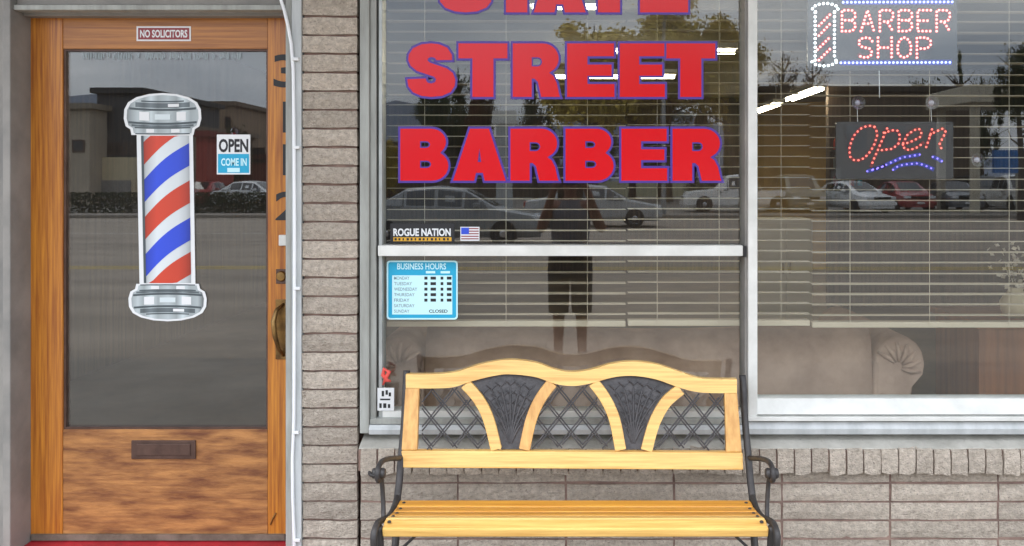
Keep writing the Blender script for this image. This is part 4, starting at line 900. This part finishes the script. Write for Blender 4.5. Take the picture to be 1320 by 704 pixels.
# ---------------------------------------------------------------- cars
carglass = mat('car_glass', (.02, .024, .028), .08, spec=.8); chrome = mat('chrome', (.6, .6, .62), .2, 1.0); tyrem = mat('tyre', (.015, .015, .016), .8); lampm = mat('headlamp', (.7, .72, .74), .15); tailm = mat('tail_lamp', (.35, .02, .02), .3)
def car(kind, col, label, loc, rz):
    t = thing('parked_car', label, 'car', loc, rz, 'cars across the street')
    pm = mat('car_paint', col, .3, coat=.6)
    if kind == 'sedan':   # x, belt z, roof z, half width, roof half width
        st = [(-2.28, .62, .64, .70, .60), (-2.22, .86, .90, .80, .66), (-1.65, .93, .97, .86, .66), (-.95, .95, 1.38, .88, .60), (-.2, .93, 1.44, .89, .61), (.45, .91, 1.38, .89, .60), (1.25, .88, .93, .88, .66), (2.05, .74, .78, .82, .62), (2.28, .52, .55, .68, .55)]
        cabin, wz_, wr, wxs = (3, 5), .32, .32, (-1.38, 1.4); gl = 2
    elif kind == 'suv':
        st = [(-2.2, .7, .74, .76, .66), (-2.16, 1.0, 1.55, .84, .62), (-1.7, 1.02, 1.72, .9, .66), (-.6, 1.0, 1.76, .92, .67), (.45, 1.0, 1.70, .92, .66), (1.15, 1.0, 1.05, .91, .72), (2.1, .9, .95, .86, .70), (2.3, .6, .64, .74, .62)]
        cabin, wz_, wr, wxs = (2, 4), .37, .37, (-1.35, 1.42); gl = 1
    else:
        st = [(-2.7, .62, .66, .86, .8), (-2.68, .98, 1.0, .9, .84), (-.95, .98, 1.0, .92, .84), (-.72, 1.0, 1.66, .92, .66), (.1, 1.0, 1.74, .92, .67), (.6, 1.0, 1.68, .92, .66), (1.3, 1.0, 1.05, .92, .76), (2.4, .92, .96, .88, .74), (2.6, .6, .64, .78, .66)]
        cabin, wz_, wr, wxs = (3, 5), .38, .38, (-1.65, 1.7); gl = 2
    def sect(x, b, r_, hw, rh):
        return [(x, hw * .9, .22), (x, hw, .36), (x, hw, .62 * b + .08), (x, hw * .96, b), (x, rh + .03, max(b + .004, r_ - .05)), (x, rh * .8, r_), (x, 0, r_ + .012)]
    secs = [sect(*q) for q in st]
    rings = [h + [(p[0], -p[1], p[2]) for p in reversed(h[:-1])] for h in secs]
    MB().rings(rings).build('body', pm, t, smooth=False, bevel=.02)
    def push(p, d): v = Vector(p); v.y += d * (1 if v.y > 0 else -1); return v
    def lerp(a, b, f): return Vector(a) * (1 - f) + Vector(b) * f
    for s in (1, -1):
        for i in range(cabin[0], cabin[1]):
            A, B = secs[i], secs[i + 1]; f = lambda p: push((p[0], p[1] * s, p[2]), .008)
            a3, a4, b3, b4 = map(f, (A[3], A[4], B[3], B[4])); q = [lerp(lerp(a3, a4, .1), lerp(b3, b4, .1), .06), lerp(lerp(a3, a4, .1), lerp(b3, b4, .1), .94), lerp(lerp(a3, a4, .92), lerp(b3, b4, .92), .94), lerp(lerp(a3, a4, .92), lerp(b3, b4, .92), .06)]
            MB().quad(*q).build('side_window', carglass, t)
        for (i, j) in ((cabin[0] - 1, cabin[0]), (cabin[1], cabin[1] + 1)):
            A, B = secs[i], secs[j]; f = lambda p: push((p[0], p[1] * s, p[2]), .008)
            hi, lo_ = (B, A) if B[4][2] > A[4][2] else (A, B)
            MB().quad(f(lerp(hi[3], lo_[3], .02)), f(lerp(hi[3], lo_[3], .75)), f(lerp(hi[4], lo_[4], .55)), f(lerp(hi[4], lo_[4], .05))).build('quarter_window', carglass, t)
    for (i, j) in ((cabin[1], cabin[1] + 1), (cabin[0], cabin[0] - 1)):
        A, B = secs[i], secs[j]; up_ = lambda p: Vector(p) + Vector((.012 if j > i else -.012, 0, .014))
        a, b = lerp(A[5], B[5], .06), lerp(A[5], B[5], .93); a6, b6 = lerp(A[6], B[6], .06), lerp(A[6], B[6], .93); mir = lambda v: Vector((v.x, -v.y, v.z))
        mb = MB(); mb.quad(up_(a), up_(b), up_(b6), up_(a6)); mb.quad(up_(mir(a)), up_(mir(b)), up_(b6), up_(a6)); mb.build('windscreen' if j > i else 'rear_window', carglass, t)
    for x in wxs:
        for s in (1, -1):
            wh = MB().lathe([(wr * .6, -.10), (wr * .95, -.10), (wr, -.06), (wr, .06), (wr * .95, .10), (wr * .6, .10)], (0, 0, 0), 18, 'y').build('tyre', tyrem, t); wh.location = (x, s * (st[3][3] - .07), wr)
            rm = MB().lathe([(wr * .62, 0), (wr * .6, s * .102), (wr * .5, s * .09), (wr * .15, s * .105), (.001, s * .106)], (0, 0, 0), 14, 'y').build('rim', chrome, wh)
    xf_ = st[-1][0]; zf = .62
    for s in (1, -1):
        box(xf_ - .22, xf_ + .012, s * .58 - .14, s * .58 + .14, zf - .0, zf + .13).build('headlight', lampm, t, bevel=.02)
        box(st[0][0] - .012, st[0][0] + .15, s * .60 - .12, s * .60 + .12, .70, .86).build('tail_light', tailm, t, bevel=.02)
        box(st[cabin[1]][0] + .25, st[cabin[1]][0] + .4, s * .98 - .09, s * .98 + .09, .93, 1.05).build('wing_mirror', pm, t, bevel=.02)
    box(xf_ - .1, xf_ + .02, -.42, .42, zf + .01, zf + .11).build('grille', rubber, t)
    box(xf_ - .12, xf_ + .05, -.74, .74, .34, .5).build('bumper', pm, t, bevel=.03); box(st[0][0] - .05, st[0][0] + .12, -.74, .74, .36, .54).build('bumper', pm, t, bevel=.03)
    box(xf_ + .051, xf_ + .056, -.16, .16, .38, .48).build('number_plate', pw_, t)
    return t
def cpos(px, dep): return ((px - CX) * dep / F, -(dep - D), -.03 if dep > 39 else -.13)
car('sedan', (.20, .21, .215), 'grey sedan driving past side-on, the nearest car in the glass reflection', cpos(578, 21.6), 0)
car('sedan', (.33, .34, .34), 'silver sedan side-on behind the grey one in the reflection', cpos(763, 30), 0)
car('pickup', (.7, .7, .68), 'white pickup side-on across the street, beside the grey-green four-wheel-drive', cpos(952, 41), math.pi)
car('suv', (.16, .18, .155), 'grey-green four-wheel-drive facing the shop from the parking lot', cpos(1028, 41.5), R(90))
car('sedan', (.75, .75, .74), 'white sedan facing the shop from the parking lot beside the red car', cpos(1098, 41), R(72))
car('sedan', (.32, .03, .035), 'red car facing the shop from the parking lot', cpos(1164, 43), R(90))
car('sedan', (.12, .13, .15), 'slate grey sedan facing the shop beside the white pickup', cpos(1228, 43), R(95))
car('suv', (.04, .045, .05), 'black four-wheel-drive behind the slate grey sedan', cpos(1266, 50), R(90))
car('pickup', (.62, .62, .6), 'white pickup facing the shop under the forecourt canopy', cpos(1310, 44), R(95))
car('sedan', (.55, .55, .54), 'white sedan parked by the hedge reflected in the door glass', cpos(326, 46), R(20))
car('sedan', (.25, .03, .03), 'dark red sedan parked by the hedge reflected in the door glass', cpos(262, 50), R(90))

# ---------------------------------------------------------------- trees
barkm = mat('bark', (.09, .07, .055), .9, col2=(.06, .045, .035), scale=6)
def leafm(name, a, b):
    return mat(name, a, .8, col2=b, scale=.9, detail=3, rand=.1, spec=.15)
olive = leafm('olive_leaf', (.62, .46, .085), (.36, .28, .055)); dgreen = leafm('dark_leaf', (.03, .05, .022), (.055, .07, .026)); rust = leafm('rust_leaf', (.13, .055, .03), (.08, .05, .025))
def crown_mesh(name, m, seed, n=9000, cone=False):
    rr = random.Random(seed); mb = MB(); clumps = []
    for k in range(60):
        if cone: z = rr.random() ** 1.5; r_ = (1 - z) * .9 + .03; a = rr.uniform(0, 6.28); clumps.append((Vector((r_ * .7 * math.cos(a), r_ * .7 * math.sin(a), z * 2 - 1 - r_ * .1)), .06 + r_ * .22))
        else:
            d = Vector((rr.gauss(0, 1), rr.gauss(0, 1), rr.gauss(0, 1))).normalized() * rr.uniform(.25, .88); d.z = d.z * .95
            clumps.append((d, rr.uniform(.12, .26)))
    for k in range(n):
        c, r_ = clumps[int(rr.random() ** 1.2 * len(clumps))]; p = c + Vector((rr.gauss(0, 1), rr.gauss(0, 1), rr.gauss(0, .8))) * r_ * .55
        s_ = rr.uniform(.02, .045); d1 = Vector((rr.gauss(0, 1), rr.gauss(0, 1), rr.gauss(0, 1))).normalized() * s_; d2 = d1.orthogonal().normalized() * s_ * .7
        mb.quad(p + d1, p + d2, p - d1, p - d2)
    me = bpy.data.meshes.new(name); me.from_pydata(mb.v, [], mb.f); me.materials.append(m); return me
CR = {'olive': [crown_mesh('crown', olive, s, 20000) for s in (1, 2)], 'dark': [crown_mesh('crown', dgreen, s) for s in (3, 4)], 'cone': [crown_mesh('crown', dgreen, s, 7000, True) for s in (5, 6)], 'rust': [crown_mesh('crown', rust, 8)], 'bare': [crown_mesh('crown', rust, 9, 1500)]}
def trunk_mesh(seed):                                     # unit height, slim
    rr = random.Random(seed); mb = MB()
    mb.tube([(0, 0, 0), (.01, 0, .3), (-.01, .01, .6), (0, 0, .93)], [.022, .017, .011, .003], 8)
    for k in range(16):
        a, z = rr.uniform(0, 6.28), rr.uniform(.35, .82); l = rr.uniform(.07, .16) * (1.15 - z) * 2
        mb.tube([(0, 0, z), (l * .5 * math.cos(a), l * .5 * math.sin(a), z + .04), (l * math.cos(a + .2), l * math.sin(a + .2), z + .10)], [.007, .004, .0012], 5)
    return mb.mesh('trunk', barkm)
TR = [trunk_mesh(s) for s in range(3)]
def tree(kind, px, dep, top_py, halfw_px, label, base_frac=.35):
    sc_ = dep / F; X = (px - CX) * sc_; h = H + (CY - top_py) * sc_; hw = halfw_px * sc_
    t = thing('tree', label, 'tree', (X, -(dep - D), -.16), rnd.uniform(0, 6), 'trees across the street')
    tr = link('trunk', rnd.choice(TR), t); tr.scale = (h, h, h)
    cr = link('crown', rnd.choice(CR[kind]), t); ch_ = h * (1 - base_frac) / 2; cr.location = (0, 0, h - ch_ * 1.0); cr.scale = (hw, hw, ch_ * 1.0)
    if kind in ('bare',): cr.name = 'crown'
for a in (('olive', 766, 56, 12, 78, 'olive-yellow tree beside the grey pylon across the street'), ('olive', 862, 60, -26, 92, 'tallest olive-yellow tree across the street'), ('olive', 936, 58, -2, 52, 'slim olive-yellow tree beside the dark conifers'), ('olive', 815, 66, 24, 60, 'olive-yellow tree behind the other olive trees'),
          ('cone', 946, 50, 84, 22, 'dark pointed conifer beside the olive-yellow trees', .05), ('cone', 905, 62, 110, 26, 'dark conifer below the olive-yellow trees', .05), ('dark', 562, 52, 78, 34, 'dark rounded tree behind the grey sedan'), ('dark', 590, 58, 70, 30, 'dark tree behind the brick-red tree', .1),
          ('rust', 620, 55, 92, 26, 'rust-red tree beside the grey pylon', .2), ('olive', 502, 60, 168, 18, 'small olive tree beside the dark rounded tree', .1), ('dark', 690, 66, 96, 30, 'dark tree behind the grey pylon', .1), ('bare', 1010, 62, 48, 30, 'nearly bare tree near the mullion reflection'), ('bare', 1048, 64, 62, 26, 'nearly bare tree behind the barber pole sign'),
          ('cone', 1238, 66, 66, 16, 'narrow dark conifer near the forecourt canopy', .05), ('dark', 1266, 62, 82, 26, 'dark tree beside the forecourt canopy', .1), ('dark', 1318, 34, 34, 34, 'near dark tree overhanging the forecourt canopy', .45), ('dark', 1120, 70, 92, 40, 'broad dark tree behind the brown shed', .1), ('dark', 1190, 72, 86, 36, 'dark tree behind the brown shed, nearer the canopy', .1),
          ('dark', 300, 62, 150, 24, 'dark tree reflected in the door glass', .1), ('dark', 850, 72, 120, 60, 'broad dark tree behind the olive-yellow ones', .05), ('dark', 760, 74, 130, 50, 'broad dark tree behind the pylon', .05)): tree(*a)

# ---------------------------------------------------------------- buildings across the street
def bld(name, px0, px1, top_py, dep, col, label, cat='building', thick=12, roof=None, wins=(), door_=None):
    sc_ = dep / F; x0, x1 = (px0 - CX) * sc_, (px1 - CX) * sc_; h = H + (CY - top_py) * sc_; y = -(dep - D)
    t = thing(name, label, cat, (x0, y, -.16)); wm = mat(name + '_wall', col, .85, col2=tuple(c * .75 for c in col), scale=.5)
    box(0, x1 - x0, -thick, 0, 0, h + .16).build('wall', wm, t); box(-.3, x1 - x0 + .3, -thick - .3, .3, h + .162, h + .5).build('roof', mat(name + '_roof', roof or tuple(c * .5 for c in col), .8), t)
    for (a, b, c, d) in wins:
        f = box((a - px0) * sc_, (b - px0) * sc_, .002, .06, h + .16 - (d - top_py) * sc_, h + .16 - (c - top_py) * sc_).build('window', bronze, t)
        box((a - px0) * sc_ + .1, (b - px0) * sc_ - .1, .061, .075, h + .16 - (d - top_py) * sc_ + .1, h + .16 - (c - top_py) * sc_ - .1).build('glass', carglass, f)
    if door_: a, b, c = door_; box((a - px0) * sc_, (b - px0) * sc_, .002, .08, .16, 2.4).build('door', mat(name + '_door', c, .6), t)
    return t
bld('brown_shed', 985, 1252, 118, 58, (.11, .08, .055), 'long dark brown shed behind the parked cars', wins=((1000, 1020, 165, 190), (1040, 1060, 165, 190), (1090, 1120, 160, 195), (1140, 1170, 160, 195), (1195, 1225, 160, 195)), door_=(1072, 1084, (.2, .18, .15)))
ds = bld('dark_shop', 122, 180, 120, 54, (.075, .075, .08), 'dark flat-roofed shop reflected in the door glass', wins=((136, 143, 184, 199), (145, 152, 184, 199), (154, 161, 184, 199), (164, 171, 184, 199)), door_=(176, 182, (.3, .28, .25)))
box(-1.9, 2.6, .1, .6, .12, 3.0).build('lower_wall', beigem, ds); box(0.2, 2.4, .602, .7, .14, 1.6).build('shutter', greyd, ds)
bld('tan_house', 190, 246, 168, 60, (.36, .28, .2), 'tan building half hidden by the barber pole sticker', wins=((196, 206, 180, 196), (214, 224, 180, 196), (232, 242, 180, 196)))
bld('red_booth', 250, 264, 176, 50, (.35, .05, .04), 'narrow dark red booth between tan and brown buildings', thick=4)
bld('tan_block', -60, 112, 140, 52, (.46, .39, .3), 'tan block next to the dark shop in the door reflection', wins=((-40, -20, 160, 190), (10, 30, 160, 190), (90, 106, 180, 196)), door_=(60, 72, (.1, .1, .1)))
bld('brown_house', 264, 300, 136, 70, (.3, .21, .14), 'narrow brown building behind the hedge in the door reflection', wins=((272, 280, 150, 166), (288, 296, 150, 166)))
bld('red_shop', 306, 470, 205, 66, (.2, .06, .045), 'low red-walled shop hidden mostly by the brick pier', wins=((320, 340, 190, 210),))
bld('low_hall', 500, 720, 188, 76, (.13, .1, .08), 'low hall behind the grey sedan and dark trees', wins=((540, 560, 200, 218), (600, 620, 200, 218), (660, 680, 200, 218)))
py_ = thing('sign_pylon', 'tall grey sign pylon with a white head beside the rust-red tree', 'sign', (cpos(650, 46)[0], cpos(650, 46)[1], -.03))
box(-.42, .42, -.2, .2, 0, 3.0 + 1.4).build('shaft', mat('pylon_grey', (.4, .42, .42), .6), py_); box(-.62, .62, -.26, .26, 4.404, 5.1).build('head', whitep, py_, bevel=.03)
fc = thing('forecourt_canopy', 'beige flat forecourt canopy on posts with a blue sign', 'canopy', (cpos(1262, 38)[0], cpos(1262, 38)[1], -.13)); fm2 = mat('canopy_beige', (.46, .42, .33), .7)
box(-.4, 14, -4.6, 0, 4.95, 5.7).build('deck', fm2, fc, bevel=.03)
for x, y in ((.1, -.5), (6.5, -.5), (13, -.5), (.1, -4), (6.5, -4), (13, -4)): box(x - .16, x + .16, y - .16, y + .16, 0, 4.948).build('post', fm2, fc)
box(1.0, 3.2, -.8, -.6, 1.9, 2.9).build('sign', mat('sign_blue', (.04, .16, .42), .5), fc); box(2.0, 2.15, -.75, -.65, 0, 1.898).build('sign_post', fm2, fc)
hg = thing('hedge', 'clipped hedge along the far pavement reflected in the door glass', 'hedge', (-19, -36.2, -.1)); mb = MB(); rr = random.Random(5)
for k in range(11000):
    p = Vector((rr.uniform(-12, 7), rr.uniform(-.5, .5), rr.uniform(.05, 1.0))); d1 = Vector((rr.gauss(0, 1), rr.gauss(0, 1), rr.gauss(0, 1))).normalized() * .07; d2 = d1.orthogonal().normalized() * .05; mb.quad(p + d1, p + d2, p - d1, p - d2)
me = bpy.data.meshes.new('foliage'); me.from_pydata(mb.v, [], mb.f); me.materials.append(dgreen); link('foliage', me, hg)['kind'] = 'stuff'
lp = thing('street_lamp', 'grey street lamp post on the far pavement', 'street lamp', (cpos(858, 36.6)[0], -34.0, 0)); gm = mat('galvanised', (.3, .31, .31), .5, .5)
MB().tube([(0, 0, 0), (0, 0, 4), (0, 0, 7.5), (0, .3, 8.1), (0, 1.6, 8.4)], [.1, .085, .07, .06, .05], 10).build('post', gm, lp); box(-.14, .14, 1.5, 2.1, 8.33, 8.47).build('lamp_head', gm, lp, bevel=.02)
